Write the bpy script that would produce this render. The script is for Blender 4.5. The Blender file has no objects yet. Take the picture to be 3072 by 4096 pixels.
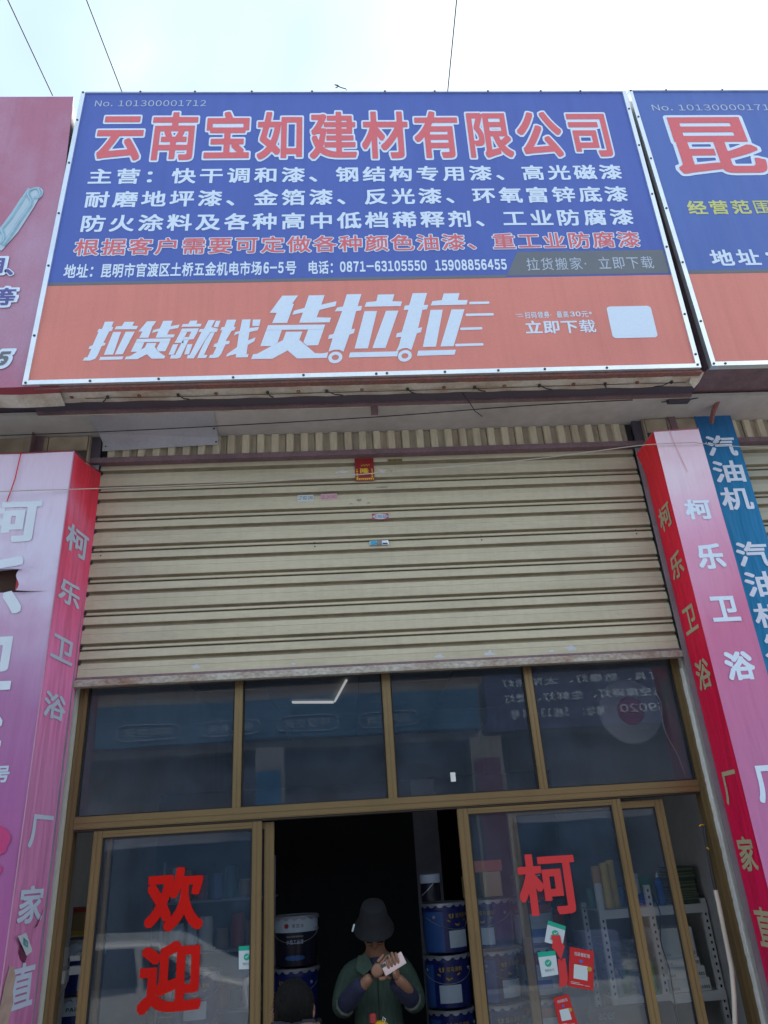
import bpy, bmesh, math, random
import numpy as np
from mathutils import Vector, Matrix, geometry
random.seed(7)
R = math.radians
C = bpy.context.scene.collection
scene = bpy.context.scene

# ---------------------------------------------------------------- camera
PITCH, YAW, ROLL = .4402, .0686, -.0663
fw = Vector((math.sin(YAW)*math.cos(PITCH), math.cos(YAW)*math.cos(PITCH), math.sin(PITCH)))
rt0 = Vector((math.cos(YAW), -math.sin(YAW), 0)); up0 = rt0.cross(fw)
rt = math.cos(ROLL)*rt0 + math.sin(ROLL)*up0
up = -math.sin(ROLL)*rt0 + math.cos(ROLL)*up0
cam_d = bpy.data.cameras.new('camera'); cam = bpy.data.objects.new('camera', cam_d); C.objects.link(cam)
M = Matrix.Identity(4)
for i in range(3):
    M[i][0] = rt[i]; M[i][1] = up[i]; M[i][2] = -fw[i]
M.translation = (-.2563, -4.3737, 1.9)
cam.matrix_world = M
cam_d.sensor_fit = 'VERTICAL'; cam_d.sensor_height = 36; cam_d.lens = 36*2967.92/4096
cam_d.clip_start = .05; cam_d.clip_end = 500
scene.camera = cam

# ---------------------------------------------------------------- sky, sun, exposure
SUN_DIR = Vector((.40, .42, .82)).normalized()           # towards the sun: behind the shop, up to the right
el = math.asin(SUN_DIR.z); az = math.atan2(SUN_DIR.x, SUN_DIR.y)
w = bpy.data.worlds.new('World'); scene.world = w; w.use_nodes = True
nt = w.node_tree; N = nt.nodes; L = nt.links; N.clear()
out = N.new('ShaderNodeOutputWorld'); bg = N.new('ShaderNodeBackground'); bg.inputs[1].default_value = .1
L.new(bg.outputs[0], out.inputs[0])
sky = N.new('ShaderNodeTexSky'); sky.sky_type = 'NISHITA'; sky.sun_disc = False
sky.sun_elevation = el; sky.sun_rotation = az; sky.air_density = 1.0; sky.dust_density = 2.5
tc = N.new('ShaderNodeTexCoord')
mp = N.new('ShaderNodeMapping'); mp.inputs['Scale'].default_value = (1, 1, 1.6); mp.inputs['Location'].default_value = (20.2, 8.4, .1)
L.new(tc.outputs['Generated'], mp.inputs[0])
no = N.new('ShaderNodeTexNoise'); no.inputs['Scale'].default_value = 1.8; no.inputs['Detail'].default_value = 3.5; no.inputs['Roughness'].default_value = .5; no.inputs['Distortion'].default_value = .3
L.new(mp.outputs[0], no.inputs[0])
rp = N.new('ShaderNodeValToRGB'); e_ = rp.color_ramp.elements; e_.new(.46); e_.new(.56); e_[0].position = .36; e_[1].position = .51; e_[2].position = .60; e_[3].position = .74
for k_, c_ in enumerate(((3.0, 4.2, 6.2), (4.4, 5.5, 6.3), (8.0, 8.8, 9.2), (30, 30.6, 31))): e_[k_].color = (*c_, 1)
L.new(no.outputs['Fac'], rp.inputs[0])
dt = N.new('ShaderNodeVectorMath'); dt.operation = 'DOT_PRODUCT'; dt.inputs[1].default_value = SUN_DIR
nrm = N.new('ShaderNodeVectorMath'); nrm.operation = 'NORMALIZE'; L.new(tc.outputs['Generated'], nrm.inputs[0])
L.new(nrm.outputs[0], dt.inputs[0])
pw = N.new('ShaderNodeMath'); pw.operation = 'POWER'; pw.inputs[1].default_value = 170; pw.use_clamp = True
L.new(dt.outputs['Value'], pw.inputs[0])
gl = N.new('ShaderNodeMix'); gl.data_type = 'RGBA'; gl.blend_type = 'MIX'
gl.inputs[7].default_value = (26, 25.5, 25, 1)
L.new(pw.outputs[0], gl.inputs[0]); L.new(rp.outputs[0], gl.inputs[6])
mx = N.new('ShaderNodeMix'); mx.data_type = 'RGBA'; mx.inputs[0].default_value = .86
L.new(sky.outputs[0], mx.inputs[6]); L.new(gl.outputs[2], mx.inputs[7]); L.new(mx.outputs[2], bg.inputs[0])
sd = bpy.data.lights.new('sun', 'SUN'); sd.energy = 3.2; sd.angle = R(12); sd.color = (1, .96, .9)
so = bpy.data.objects.new('sun', sd); C.objects.link(so); so.location = (4, 6, 14)
so.rotation_euler = SUN_DIR.to_track_quat('Z', 'Y').to_euler()
vs = scene.view_settings; vs.view_transform = 'Standard'; vs.look = 'None'; vs.gamma = 1; vs.exposure = 1.08; vs.use_curve_mapping = False
scene.render.engine = 'CYCLES'
scene.cycles.max_bounces = 8; scene.cycles.transparent_max_bounces = 16; scene.cycles.use_denoising = True
scene.cycles.sample_clamp_indirect = 8

# ---------------------------------------------------------------- materials
def s2l(c):
    return tuple(((v/255)/12.92 if v/255 <= .04045 else ((v/255+.055)/1.055)**2.4) for v in c)
def mat(name, rgb, rough=.6, metal=0., dirt=.25, dscale=3., fine=0., bump=0., bscale=60., dark=None, spec=.5, stretch=(1, 1, 1), coat=0., ripple=0., streak=0.):
    """a principled material whose colour drifts towards `dark` with large noise, plus fine grain and relief"""
    m = bpy.data.materials.new(name); m.use_nodes = True
    nt = m.node_tree; n = nt.nodes; l = nt.links
    p = n['Principled BSDF']; p.inputs['Roughness'].default_value = rough; p.inputs['Metallic'].default_value = metal
    p.inputs['Specular IOR Level'].default_value = spec; p.inputs['Coat Weight'].default_value = coat
    tc = n.new('ShaderNodeTexCoord'); mp = n.new('ShaderNodeMapping'); mp.inputs['Scale'].default_value = stretch
    oi = n.new('ShaderNodeObjectInfo'); om = n.new('ShaderNodeMath'); om.operation = 'MULTIPLY'; om.inputs[1].default_value = 37.; l.new(oi.outputs['Random'], om.inputs[0])
    oa = n.new('ShaderNodeVectorMath'); oa.operation = 'ADD'; l.new(tc.outputs['Object'], oa.inputs[0]); l.new(om.outputs[0], oa.inputs[1])   # no two copies wear alike
    l.new(oa.outputs[0], mp.inputs[0])
    a = n.new('ShaderNodeTexNoise'); a.inputs['Scale'].default_value = dscale; a.inputs['Detail'].default_value = 6; a.inputs['Roughness'].default_value = .6
    l.new(mp.outputs[0], a.inputs[0])
    mr = n.new('ShaderNodeMapRange'); mr.inputs[1].default_value = .42; mr.inputs[2].default_value = .75; mr.inputs[3].default_value = 0; mr.inputs[4].default_value = dirt
    l.new(a.outputs['Fac'], mr.inputs[0])
    mix = n.new('ShaderNodeMix'); mix.data_type = 'RGBA'
    mix.inputs[6].default_value = (*rgb, 1); d = dark or tuple(c*.45 for c in rgb); mix.inputs[7].default_value = (*d, 1)
    l.new(mr.outputs[0], mix.inputs[0])
    col = mix.outputs[2]
    if fine:
        b = n.new('ShaderNodeTexNoise'); b.inputs['Scale'].default_value = bscale; b.inputs['Detail'].default_value = 3
        l.new(mp.outputs[0], b.inputs[0])
        m2 = n.new('ShaderNodeMapRange'); m2.inputs[1].default_value = .3; m2.inputs[2].default_value = .7; m2.inputs[3].default_value = 1-fine; m2.inputs[4].default_value = 1+fine
        l.new(b.outputs['Fac'], m2.inputs[0])
        mm = n.new('ShaderNodeVectorMath'); mm.operation = 'SCALE'; l.new(col, mm.inputs[0]); l.new(m2.outputs[0], mm.inputs['Scale']); col = mm.outputs[0]
    if streak:                                              # rain streaks running down
        ms = n.new('ShaderNodeMapping'); ms.inputs['Scale'].default_value = (9, 1, .35); l.new(tc.outputs['Object'], ms.inputs[0])
        c2 = n.new('ShaderNodeTexNoise'); c2.inputs['Scale'].default_value = 2.2; c2.inputs['Detail'].default_value = 5; l.new(ms.outputs[0], c2.inputs[0])
        m4 = n.new('ShaderNodeMapRange'); m4.inputs[1].default_value = .45; m4.inputs[2].default_value = .75; m4.inputs[3].default_value = 1; m4.inputs[4].default_value = 1-streak; l.new(c2.outputs['Fac'], m4.inputs[0])
        m5 = n.new('ShaderNodeVectorMath'); m5.operation = 'SCALE'; l.new(col, m5.inputs[0]); l.new(m4.outputs[0], m5.inputs['Scale']); col = m5.outputs[0]
    if ripple:                                              # slack in stretched cloth
        r1 = n.new('ShaderNodeMapping'); r1.inputs['Scale'].default_value = (2.2, 1, .45); l.new(tc.outputs['Object'], r1.inputs[0])
        r2 = n.new('ShaderNodeTexNoise'); r2.inputs['Scale'].default_value = 1.5; r2.inputs['Detail'].default_value = 2; l.new(r1.outputs[0], r2.inputs[0])
        r3 = n.new('ShaderNodeBump'); r3.inputs['Strength'].default_value = ripple; r3.inputs['Distance'].default_value = .12; l.new(r2.outputs['Fac'], r3.inputs['Height']); l.new(r3.outputs[0], p.inputs['Normal'])
    l.new(col, p.inputs['Base Color'])
    if bump:
        c = n.new('ShaderNodeTexNoise'); c.inputs['Scale'].default_value = bscale; c.inputs['Detail'].default_value = 4
        l.new(mp.outputs[0], c.inputs[0])
        bp = n.new('ShaderNodeBump'); bp.inputs['Strength'].default_value = bump; bp.inputs['Distance'].default_value = .01
        l.new(c.outputs['Fac'], bp.inputs['Height']); l.new(bp.outputs[0], p.inputs['Normal'])
    return m
def ramp_mat(name, stops, axis=2, lo=0., hi=1., rough=.55, blotch=None, weave=.05, hshift=None):
    """printed banner cloth: colour runs along one axis as printed, with woven grain; blotch=(rgb, amount, scale)"""
    m = bpy.data.materials.new(name); m.use_nodes = True; nt = m.node_tree; n = nt.nodes; l = nt.links
    p = n['Principled BSDF']; p.inputs['Roughness'].default_value = rough; p.inputs['Specular IOR Level'].default_value = .2
    tc = n.new('ShaderNodeTexCoord'); sp = n.new('ShaderNodeSeparateXYZ'); l.new(tc.outputs['Object'], sp.inputs[0])
    nz = n.new('ShaderNodeTexNoise'); nz.inputs['Scale'].default_value = 1.7; nz.inputs['Detail'].default_value = 3; l.new(tc.outputs['Object'], nz.inputs[0])
    src = sp.outputs[axis]
    ad = n.new('ShaderNodeMath'); ad.operation = 'MULTIPLY_ADD'; ad.inputs[1].default_value = .5; l.new(nz.outputs['Fac'], ad.inputs[0]); l.new(src, ad.inputs[2])
    val = ad.outputs[0]
    if hshift:
        a2 = n.new('ShaderNodeMath'); a2.operation = 'MULTIPLY_ADD'; a2.inputs[1].default_value = hshift; l.new(sp.outputs[0], a2.inputs[0]); l.new(val, a2.inputs[2]); val = a2.outputs[0]
    mr = n.new('ShaderNodeMapRange'); mr.inputs[1].default_value = lo+.25; mr.inputs[2].default_value = hi+.25; l.new(val, mr.inputs[0])
    rp = n.new('ShaderNodeValToRGB'); l.new(mr.outputs[0], rp.inputs[0])
    e = rp.color_ramp.elements
    while len(e) < len(stops): e.new(.5)
    for k, (pos, c) in enumerate(stops): e[k].position = pos; e[k].color = (*c, 1)
    col = rp.outputs[0]
    if blotch:
        b = n.new('ShaderNodeTexNoise'); b.inputs['Scale'].default_value = blotch[2]; b.inputs['Detail'].default_value = 4; l.new(tc.outputs['Object'], b.inputs[0])
        br = n.new('ShaderNodeMapRange'); br.inputs[1].default_value = .5; br.inputs[2].default_value = .72; br.inputs[4].default_value = blotch[1]; l.new(b.outputs['Fac'], br.inputs[0])
        mi = n.new('ShaderNodeMix'); mi.data_type = 'RGBA'; mi.inputs[7].default_value = (*blotch[0], 1); l.new(br.outputs[0], mi.inputs[0]); l.new(col, mi.inputs[6]); col = mi.outputs[2]
    # weave: two crossed wave bands
    tot = None
    for d in ('X', 'Z'):
        wv = n.new('ShaderNodeTexWave'); wv.bands_direction = d; wv.inputs['Scale'].default_value = 46; wv.inputs['Distortion'].default_value = 1.2; wv.inputs['Detail'].default_value = 2; l.new(tc.outputs['Object'], wv.inputs[0])
        if tot is None: tot = wv.outputs['Fac']
        else:
            s = n.new('ShaderNodeMath'); s.operation = 'ADD'; l.new(tot, s.inputs[0]); l.new(wv.outputs['Fac'], s.inputs[1]); tot = s.outputs[0]
    wr = n.new('ShaderNodeMapRange'); wr.inputs[2].default_value = 2; wr.inputs[3].default_value = 1-weave; wr.inputs[4].default_value = 1+weave; l.new(tot, wr.inputs[0])
    sc = n.new('ShaderNodeVectorMath'); sc.operation = 'SCALE'; l.new(col, sc.inputs[0]); l.new(wr.outputs[0], sc.inputs['Scale'])
    l.new(sc.outputs[0], p.inputs['Base Color'])
    b2 = n.new('ShaderNodeTexNoise'); b2.inputs['Scale'].default_value = 5; mpp = n.new('ShaderNodeMapping'); mpp.inputs['Scale'].default_value = (2.5, 2.5, .35)
    l.new(tc.outputs['Object'], mpp.inputs[0]); l.new(mpp.outputs[0], b2.inputs[0])
    bp = n.new('ShaderNodeBump'); bp.inputs['Strength'].default_value = .7; bp.inputs['Distance'].default_value = .04; l.new(b2.outputs['Fac'], bp.inputs['Height']); l.new(bp.outputs[0], p.inputs['Normal'])
    return m
def glass_mat(name, tint=(.95, .965, .97), ior=1.5, haze=.062):
    m = bpy.data.materials.new(name); m.use_nodes = True; nt = m.node_tree; n = nt.nodes; l = nt.links; n.remove(n['Principled BSDF'])
    o = n['Material Output']; t = n.new('ShaderNodeBsdfTransparent'); t.inputs[0].default_value = (*tint, 1)
    g = n.new('ShaderNodeBsdfGlossy'); g.inputs['Roughness'].default_value = .012
    f = n.new('ShaderNodeFresnel'); f.inputs[0].default_value = ior
    tc = n.new('ShaderNodeTexCoord'); nz = n.new('ShaderNodeTexNoise'); nz.inputs['Scale'].default_value = .8; l.new(tc.outputs['Object'], nz.inputs[0])
    bp = n.new('ShaderNodeBump'); bp.inputs['Strength'].default_value = .10; bp.inputs['Distance'].default_value = .02; l.new(nz.outputs['Fac'], bp.inputs['Height']); l.new(bp.outputs[0], g.inputs['Normal'])
    mx = n.new('ShaderNodeMixShader'); l.new(f.outputs[0], mx.inputs[0]); l.new(t.outputs[0], mx.inputs[1]); l.new(g.outputs[0], mx.inputs[2])
    # dust film tinted blue: painted haze that brightens the panes
    d = n.new('ShaderNodeBsdfDiffuse'); d.inputs[0].default_value = (.22, .34, .52, 1)
    n2 = n.new('ShaderNodeTexNoise'); n2.inputs['Scale'].default_value = 6; n2.inputs['Detail'].default_value = 8; l.new(tc.outputs['Object'], n2.inputs[0])
    r2 = n.new('ShaderNodeMapRange'); r2.inputs[1].default_value = .3; r2.inputs[2].default_value = .8; r2.inputs[3].default_value = haze*.6; r2.inputs[4].default_value = haze*1.6; l.new(n2.outputs['Fac'], r2.inputs[0])
    m3 = n.new('ShaderNodeMixShader'); l.new(r2.outputs[0], m3.inputs[0]); l.new(mx.outputs[0], m3.inputs[1]); l.new(d.outputs[0], m3.inputs[2]); l.new(m3.outputs[0], o.inputs[0])
    return m
def emit_mat(name, rgb, s):
    m = bpy.data.materials.new(name); m.use_nodes = True; p = m.node_tree.nodes['Principled BSDF']
    p.inputs['Base Color'].default_value = (.8, .8, .8, 1); p.inputs['Emission Color'].default_value = (*rgb, 1); p.inputs['Emission Strength'].default_value = s
    return m

# ---------------------------------------------------------------- mesh helpers
class MB:
    def __init__(s): s.v = []; s.f = []
    def add(s, v, f):
        b = len(s.v); s.v += [tuple(p) for p in v]; s.f += [tuple(i+b for i in q) for q in f]; return s
    def box(s, x0, x1, y0, y1, z0, z1, bev=0.):
        if bev <= 0:
            v = [(x, y, z) for z in (z0, z1) for y in (y0, y1) for x in (x0, x1)]
            f = [(0, 2, 3, 1), (4, 5, 7, 6), (0, 1, 5, 4), (2, 6, 7, 3), (0, 4, 6, 2), (1, 3, 7, 5)]
            return s.add(v, f)
        bm = bmesh.new(); bmesh.ops.create_cube(bm, size=1)
        bmesh.ops.scale(bm, vec=(x1-x0, y1-y0, z1-z0), verts=bm.verts)
        bmesh.ops.translate(bm, vec=((x0+x1)/2, (y0+y1)/2, (z0+z1)/2), verts=bm.verts)
        bmesh.ops.bevel(bm, geom=bm.edges[:], offset=bev, segments=2, affect='EDGES', profile=.6)
        bm.verts.index_update(); v = [tuple(q.co) for q in bm.verts]; f = [tuple(q.index for q in p.verts) for p in bm.faces]; bm.free()
        return s.add(v, f)
    def tube(s, pts, r, n=8, cap=True):
        pts = [Vector(p) for p in pts]; rs = r if isinstance(r, (list, tuple)) else [r]*len(pts)
        v = []; f = []; prev = None
        for i, p in enumerate(pts):
            d = (pts[min(i+1, len(pts)-1)]-pts[max(i-1, 0)]).normalized()
            a = prev if prev is not None else (Vector((0, 0, 1)) if abs(d.z) < .9 else Vector((1, 0, 0)))
            u = (a-d*a.dot(d)).normalized(); prev = u; q = d.cross(u)
            for k in range(n):
                t = 2*math.pi*k/n; v.append(p+rs[i]*(math.cos(t)*u+math.sin(t)*q))
        for i in range(len(pts)-1):
            for k in range(n):
                f.append((i*n+k, i*n+(k+1) % n, (i+1)*n+(k+1) % n, (i+1)*n+k))
        if cap: f.append(tuple(range(n))[::-1]); f.append(tuple((len(pts)-1)*n+k for k in range(n)))
        return s.add(v, f)
    def lathe(s, prof, c=(0, 0, 0), n=32, axis='z'):
        v = []; f = []
        for r, z in prof:
            for k in range(n):
                t = 2*math.pi*k/n; a, b = r*math.cos(t), r*math.sin(t)
                v.append((c[0]+a, c[1]+b, c[2]+z) if axis == 'z' else (c[0]+a, c[1]+z, c[2]+b))
        for i in range(len(prof)-1):
            for k in range(n): f.append((i*n+k, i*n+(k+1) % n, (i+1)*n+(k+1) % n, (i+1)*n+k))
        f.append(tuple(range(n))[::-1]); f.append(tuple((len(prof)-1)*n+k for k in range(n)))
        return s.add(v, f)
    def sheet(s, pts, nrm, t):
        """closed prism from a planar polygon (list of 3-D points), thickness t along nrm"""
        a = [Vector(p) for p in pts]; n = Vector(nrm).normalized()*t; b = [p+n for p in a]; k = len(a)
        tri = geometry.tessellate_polygon([a])
        f = [tuple(q) for q in tri]+[tuple(i+k for i in reversed(q)) for q in tri]
        f += [(i, i+k, (i+1) % k+k, (i+1) % k) for i in range(k)]
        return s.add(a+b, f)
    def build(s, name, m, parent=None, smooth=False, link=True):
        me = bpy.data.meshes.new(name); me.from_pydata(s.v, [], s.f); me.validate()
        bm = bmesh.new(); bm.from_mesh(me); bmesh.ops.recalc_face_normals(bm, faces=bm.faces); bm.to_mesh(me); bm.free()
        if smooth:
            for p in me.polygons: p.use_smooth = True
            try: me.set_sharp_from_angle(angle=R(38))
            except Exception: pass
        o = bpy.data.objects.new(name, me); C.objects.link(o)
        if m: me.materials.append(m)
        if parent: o.parent = parent
        return o
def tag(o, label=None, cat=None, group=None, kind=None):
    if label: o['label'] = label
    if cat: o['category'] = cat
    if group: o['group'] = group
    if kind: o['kind'] = kind
    return o
def empty(name, label, cat, loc=(0, 0, 0), group=None, rz=0):
    o = bpy.data.objects.new(name, None); C.objects.link(o); o.location = loc; o.rotation_euler.z = rz; o.empty_display_size = .1
    return tag(o, label, cat, group)
def struct(o): o['kind'] = 'structure'; return o
def part_of(o, parent):
    """parent an object built in world coordinates without moving it"""
    o.parent = parent; o.matrix_parent_inverse = Matrix.Translation(-Vector(parent.location)) if parent.type == 'EMPTY' else Matrix.Identity(4)
    return o
def copy_tree(o, parent=None):
    c = o.copy(); C.objects.link(c)
    if parent: c.parent = parent; c.matrix_parent_inverse = o.matrix_parent_inverse.copy()
    for ch in [x for x in bpy.data.objects if x.parent == o]: copy_tree(ch, c)
    return c
def bx(name, m, parent, *a, bev=0.):
    o = MB().box(*a, bev=bev).build(name, m, smooth=bev > 0)
    if parent: part_of(o, parent)
    return o

# ---------------------------------------------------------------- lettering: glyph outlines, thickened, as flat meshes
_seg = {}; _fld = {}; _gly = {}
def glyph_segments(ch):
    if ch in _seg: return _seg[ch]
    c = bpy.data.curves.new('g', 'FONT'); c.body = ch; c.resolution_u = 5; c.size = 1
    o = bpy.data.objects.new('g', c); C.objects.link(o)
    bpy.context.view_layer.update()
    me = bpy.data.meshes.new_from_object(o.evaluated_get(bpy.context.evaluated_depsgraph_get()))
    cnt = {}
    for p in me.polygons:
        for e in p.edge_keys: cnt[e] = cnt.get(e, 0)+1
    key = {}
    co = [(round(v.co.x, 5), round(v.co.y, 5)) for v in me.vertices]
    segs = [(co[a], co[b]) for (a, b), k in cnt.items() if k == 1 and co[a] != co[b]]
    bpy.data.objects.remove(o); bpy.data.curves.remove(c); bpy.data.meshes.remove(me)
    S = np.array(segs, float) if segs else None
    _seg[ch] = S
    return S
def glyph_field(ch, n):
    if (ch, n) in _fld: return _fld[(ch, n)]
    S = glyph_segments(ch)
    if S is None: _fld[(ch, n)] = None; return None
    x0, y0 = S.reshape(-1, 2).min(0); x1, y1 = S.reshape(-1, 2).max(0); h = 1/n; pad = .17
    gx = np.arange(x0-pad, x1+pad+h, h); gy = np.arange(y0-pad, y1+pad+h, h)
    X, Y = np.meshgrid(gx, gy); P = np.stack([X.ravel(), Y.ravel()], 1).astype(np.float32)
    A = S[:, 0].astype(np.float32); D = (S[:, 1]-S[:, 0]).astype(np.float32); DD = (D*D).sum(1)
    best = np.full(len(P), 9e9, np.float32); ins = np.zeros(len(P), bool)
    px = P[:, 0]; py = P[:, 1]+1e-6
    for k in range(len(A)):
        ax, ay = A[k]; dx, dy = D[k]
        qx = px-ax; qy = py-ay
        t = np.clip((qx*dx+qy*dy)/DD[k], 0, 1)
        best = np.minimum(best, (qx-t*dx)**2+(qy-t*dy)**2)
        if dy != 0:
            c = ((ay > py) != (ay+dy > py)) & (px < ax+(py-ay)*dx/dy)
            ins ^= c
    f = np.sqrt(best); f = np.where(ins, f, -f).reshape(X.shape)
    _fld[(ch, n)] = (gx, gy, f, (x0, y0, x1, y1)); return _fld[(ch, n)]
def _contours(gx, gy, f):
    """closed loops of f = 0"""
    s = f > 0; H, W = f.shape; nxt = {}
    ys, xs = np.nonzero((s[:-1, :-1].astype(int)+s[:-1, 1:]+s[1:, :-1]+s[1:, 1:]) % 4 != 0)
    def pt(kind, i, j):
        if kind == 0: a, b = f[i, j], f[i, j+1]; t = a/(a-b); return (gx[j]+(gx[j+1]-gx[j])*t, gy[i])
        a, b = f[i, j], f[i+1, j]; t = a/(a-b); return (gx[j], gy[i]+(gy[i+1]-gy[i])*t)
    E = lambda i, j: {'b': (0, i, j), 't': (0, i+1, j), 'l': (1, i, j), 'r': (1, i, j+1)}
    T = {1: ['lb'], 2: ['br'], 3: ['lr'], 4: ['rt'], 6: ['bt'], 7: ['lt'], 8: ['tl'], 9: ['tb'], 11: ['tr'], 12: ['rl'], 13: ['rb'], 14: ['bl'], 5: ['lb', 'rt'], 10: ['br', 'tl']}
    for i, j in zip(ys.tolist(), xs.tolist()):
        c = s[i, j]+2*s[i, j+1]+4*s[i+1, j+1]+8*s[i+1, j]
        e = E(i, j)
        for q in T[int(c)]: nxt[e[q[0]]] = e[q[1]]
    loops = []
    while nxt:
        a = next(iter(nxt)); lp = []; k = a
        while k in nxt:
            lp.append(pt(*k)); k = nxt.pop(k)
        if k == a and len(lp) > 4: loops.append(lp)
    return loops
def _simplify(lp, eps):
    P = np.array(lp); k = int(np.argmax(((P-P[0])**2).sum(1)))
    def dp(Q):
        st = [(0, len(Q)-1)]; keep = {0, len(Q)-1}
        while st:
            a, b = st.pop()
            if b-a < 2: continue
            d = Q[b]-Q[a]; n = np.hypot(*d)+1e-12; r = Q[a+1:b]-Q[a]
            dist = np.abs(r[:, 0]*d[1]-r[:, 1]*d[0])/n; m = int(np.argmax(dist))
            if dist[m] > eps: keep.add(a+1+m); st += [(a, a+1+m), (a+1+m, b)]
        return [Q[i] for i in sorted(keep)]
    return dp(P[:k+1])[:-1]+dp(np.vstack([P[k:], P[:1]]))[:-1]
def glyph(ch, bold=0., line=0., n=90):
    """(vertices 2-D, triangles, ink box) of one character; bold = square thickening, line = round thickening on top"""
    key = (ch, bold, line, n)
    if key in _gly: return _gly[key]
    F = glyph_field(ch, n)
    if F is None: _gly[key] = None; return None
    gx, gy, f, box = F; g = f
    per = float(np.hypot(*(_seg[ch][:, 1]-_seg[ch][:, 0]).T).sum())
    k = int(round(bold*n*min(1, max(.35, 1.45-per/21))))           # dense characters are thickened less
    if k > 0:
        for ax in (0, 1):
            o = g.copy()
            for d in range(1, k+1):
                o = np.maximum(o, np.roll(g, d, ax)); o = np.maximum(o, np.roll(g, -d, ax))
            g = o
    loops = [_simplify(l, .0022 if n > 60 else .005) for l in _contours(gx, gy, g+line-1e-5)]
    cu = bpy.data.curves.new('f', 'CURVE'); cu.dimensions = '2D'; cu.fill_mode = 'BOTH'
    for l in loops:
        if len(l) < 3: continue
        sp = cu.splines.new('POLY'); sp.points.add(len(l)-1); sp.use_cyclic_u = True
        for i, p in enumerate(l): sp.points[i].co = (p[0], p[1], 0, 1)
    o = bpy.data.objects.new('f', cu); C.objects.link(o); bpy.context.view_layer.update()
    me = bpy.data.meshes.new_from_object(o.evaluated_get(bpy.context.evaluated_depsgraph_get()))
    V = [(v.co.x, v.co.y) for v in me.vertices]; T = [tuple(p.vertices) for p in me.polygons]
    bpy.data.objects.remove(o); bpy.data.curves.remove(cu); bpy.data.meshes.remove(me)
    b = (box[0]-k/n, box[1]-k/n, box[2]+k/n, box[3]+k/n)
    _gly[key] = (V, T, b); return _gly[key]
NARROW = set('、：·*')
def text_row(mb, s, a0, a1, b0, b1, P, bold=.03, line=0., n=90, cell=.86, shear=0.):
    """characters of s in equal slots over [a0, a1] x [b0, b1]; P maps (a, b) to a 3-D point"""
    k = len(s); pitch = (a1-a0)/(k-1+cell) if k > 1 else 0; wc = pitch*cell if k > 1 else (a1-a0)
    EM0, EM1 = -.08-bold, .86+bold                         # ink range of a full character cell
    for i, ch in enumerate(s):
        if ch == ' ': continue
        g = glyph(ch, bold, line, n)
        if not g: continue
        V, T, b = g; L0 = a0+i*pitch
        sx = wc/(.93+2*bold); sy = (b1-b0)/(EM1-EM0)
        def mp(x, y):
            u = L0+(x-.035+bold)*sx; v = b0+(y-EM0)*sy
            return P(u+shear*(v-b0), v)
        mb.add([mp(x, y-_cjkbase) for x, y in V], T)
    return mb
def latin_row(mb, s, a0, a1, b0, b1, P, bold=.02, line=0., n=90, gap=.12, space=.35, shear=0.):
    """digits and Latin letters set by their own widths, stretched to fill [a0, a1] x [b0, b1]"""
    gl = []; x = 0; lo, hi = 9, -9
    for ch in s:
        if '!' <= ch <= '~': ch = chr(ord(ch)+0xFEE0)          # the same sign cut in the sans used for the Chinese
        if ch == ' ': gl.append((None, x)); x += space; continue
        g = glyph(ch, bold, line, n)
        if not g: continue
        b = g[2]; gl.append((g, x-b[0])); x += b[2]-b[0]+gap
        if ch.isalnum(): lo = min(lo, b[1]); hi = max(hi, b[3])
    x -= gap; sx = (a1-a0)/x; sy = (b1-b0)/(hi-lo)
    for g, o in gl:
        if g is None: continue
        mb.add([P(a0+(px+o)*sx+shear*(py-lo)*sy, b0+(py-lo)*sy) for px, py in g[0]], g[1])
    return mb
def one_char(mb, ch, a0, a1, b0, b1, P, bold=.03, line=0., n=90, ref=None):
    """a single character whose ink fills [a0, a1] x [b0, b1] exactly (ref: the same without the line)"""
    V, T, b = glyph(ch, bold, line, n)
    sx = (a1-a0)/(b[2]-b[0]); sy = (b1-b0)/(b[3]-b[1])
    mb.add([P(a0+(x-b[0])*sx, b0+(y-b[1])*sy) for x, y in V], T); return mb
_s = glyph_segments('国'); _y0 = _s.reshape(-1, 2)[:, 1].min()
_x0, _x1 = _s.reshape(-1, 2)[:, 0].min(), _s.reshape(-1, 2)[:, 0].max()
_cjkbase = _y0+.075

# ================================================================ materials used
lin = s2l
M_concrete = mat('pavement', (.36, .35, .33), .9, dirt=.5, dscale=1.5, fine=.1, bump=.3, bscale=25)
M_asphalt = mat('concrete road', (.33, .32, .30), .92, dirt=.4, fine=.2, bump=.4, bscale=80)
M_tile = mat('cream tile', (.40, .34, .255), .35, dirt=.85, dscale=5, fine=.08, bscale=40, dark=(.12, .095, .075), bump=.05)
M_grout = mat('grout', (.10, .09, .08), .9)
M_plaster = mat('plaster', (.46, .45, .42), .85, dirt=.4, dscale=4, fine=.05, bump=.08, bscale=18, dark=(.30, .27, .24))
M_roomwall = mat('room wall', (.60, .60, .59), .9, dirt=.35, dscale=2, fine=.05)
M_dark = mat('near black surface', (.018, .018, .022), .8, dirt=.3)
M_floor = mat('floor', (.12, .12, .12), .6, dirt=.5, dscale=3)
M_ceil = mat('ceiling board', (.30, .28, .25), .85, dirt=.4, dscale=2)
M_groove = mat('slat fold shade', (.26, .22, .15), .9, dirt=.6, dscale=8)  # dark brown that paints the shade lines under the slat bulges
M_slat = mat('shutter paint', (.50, .455, .335), .42, streak=.07, dirt=.42, dscale=2.2, fine=.05, bscale=30, dark=(.25, .22, .155), stretch=(.7, 1, 3), bump=.04)
M_slat2 = mat('pale shutter paint', (.40, .39, .31), .42, dirt=.4, dscale=2.2, fine=.04, dark=(.22, .21, .16), stretch=(.5, 1, 4))
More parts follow.
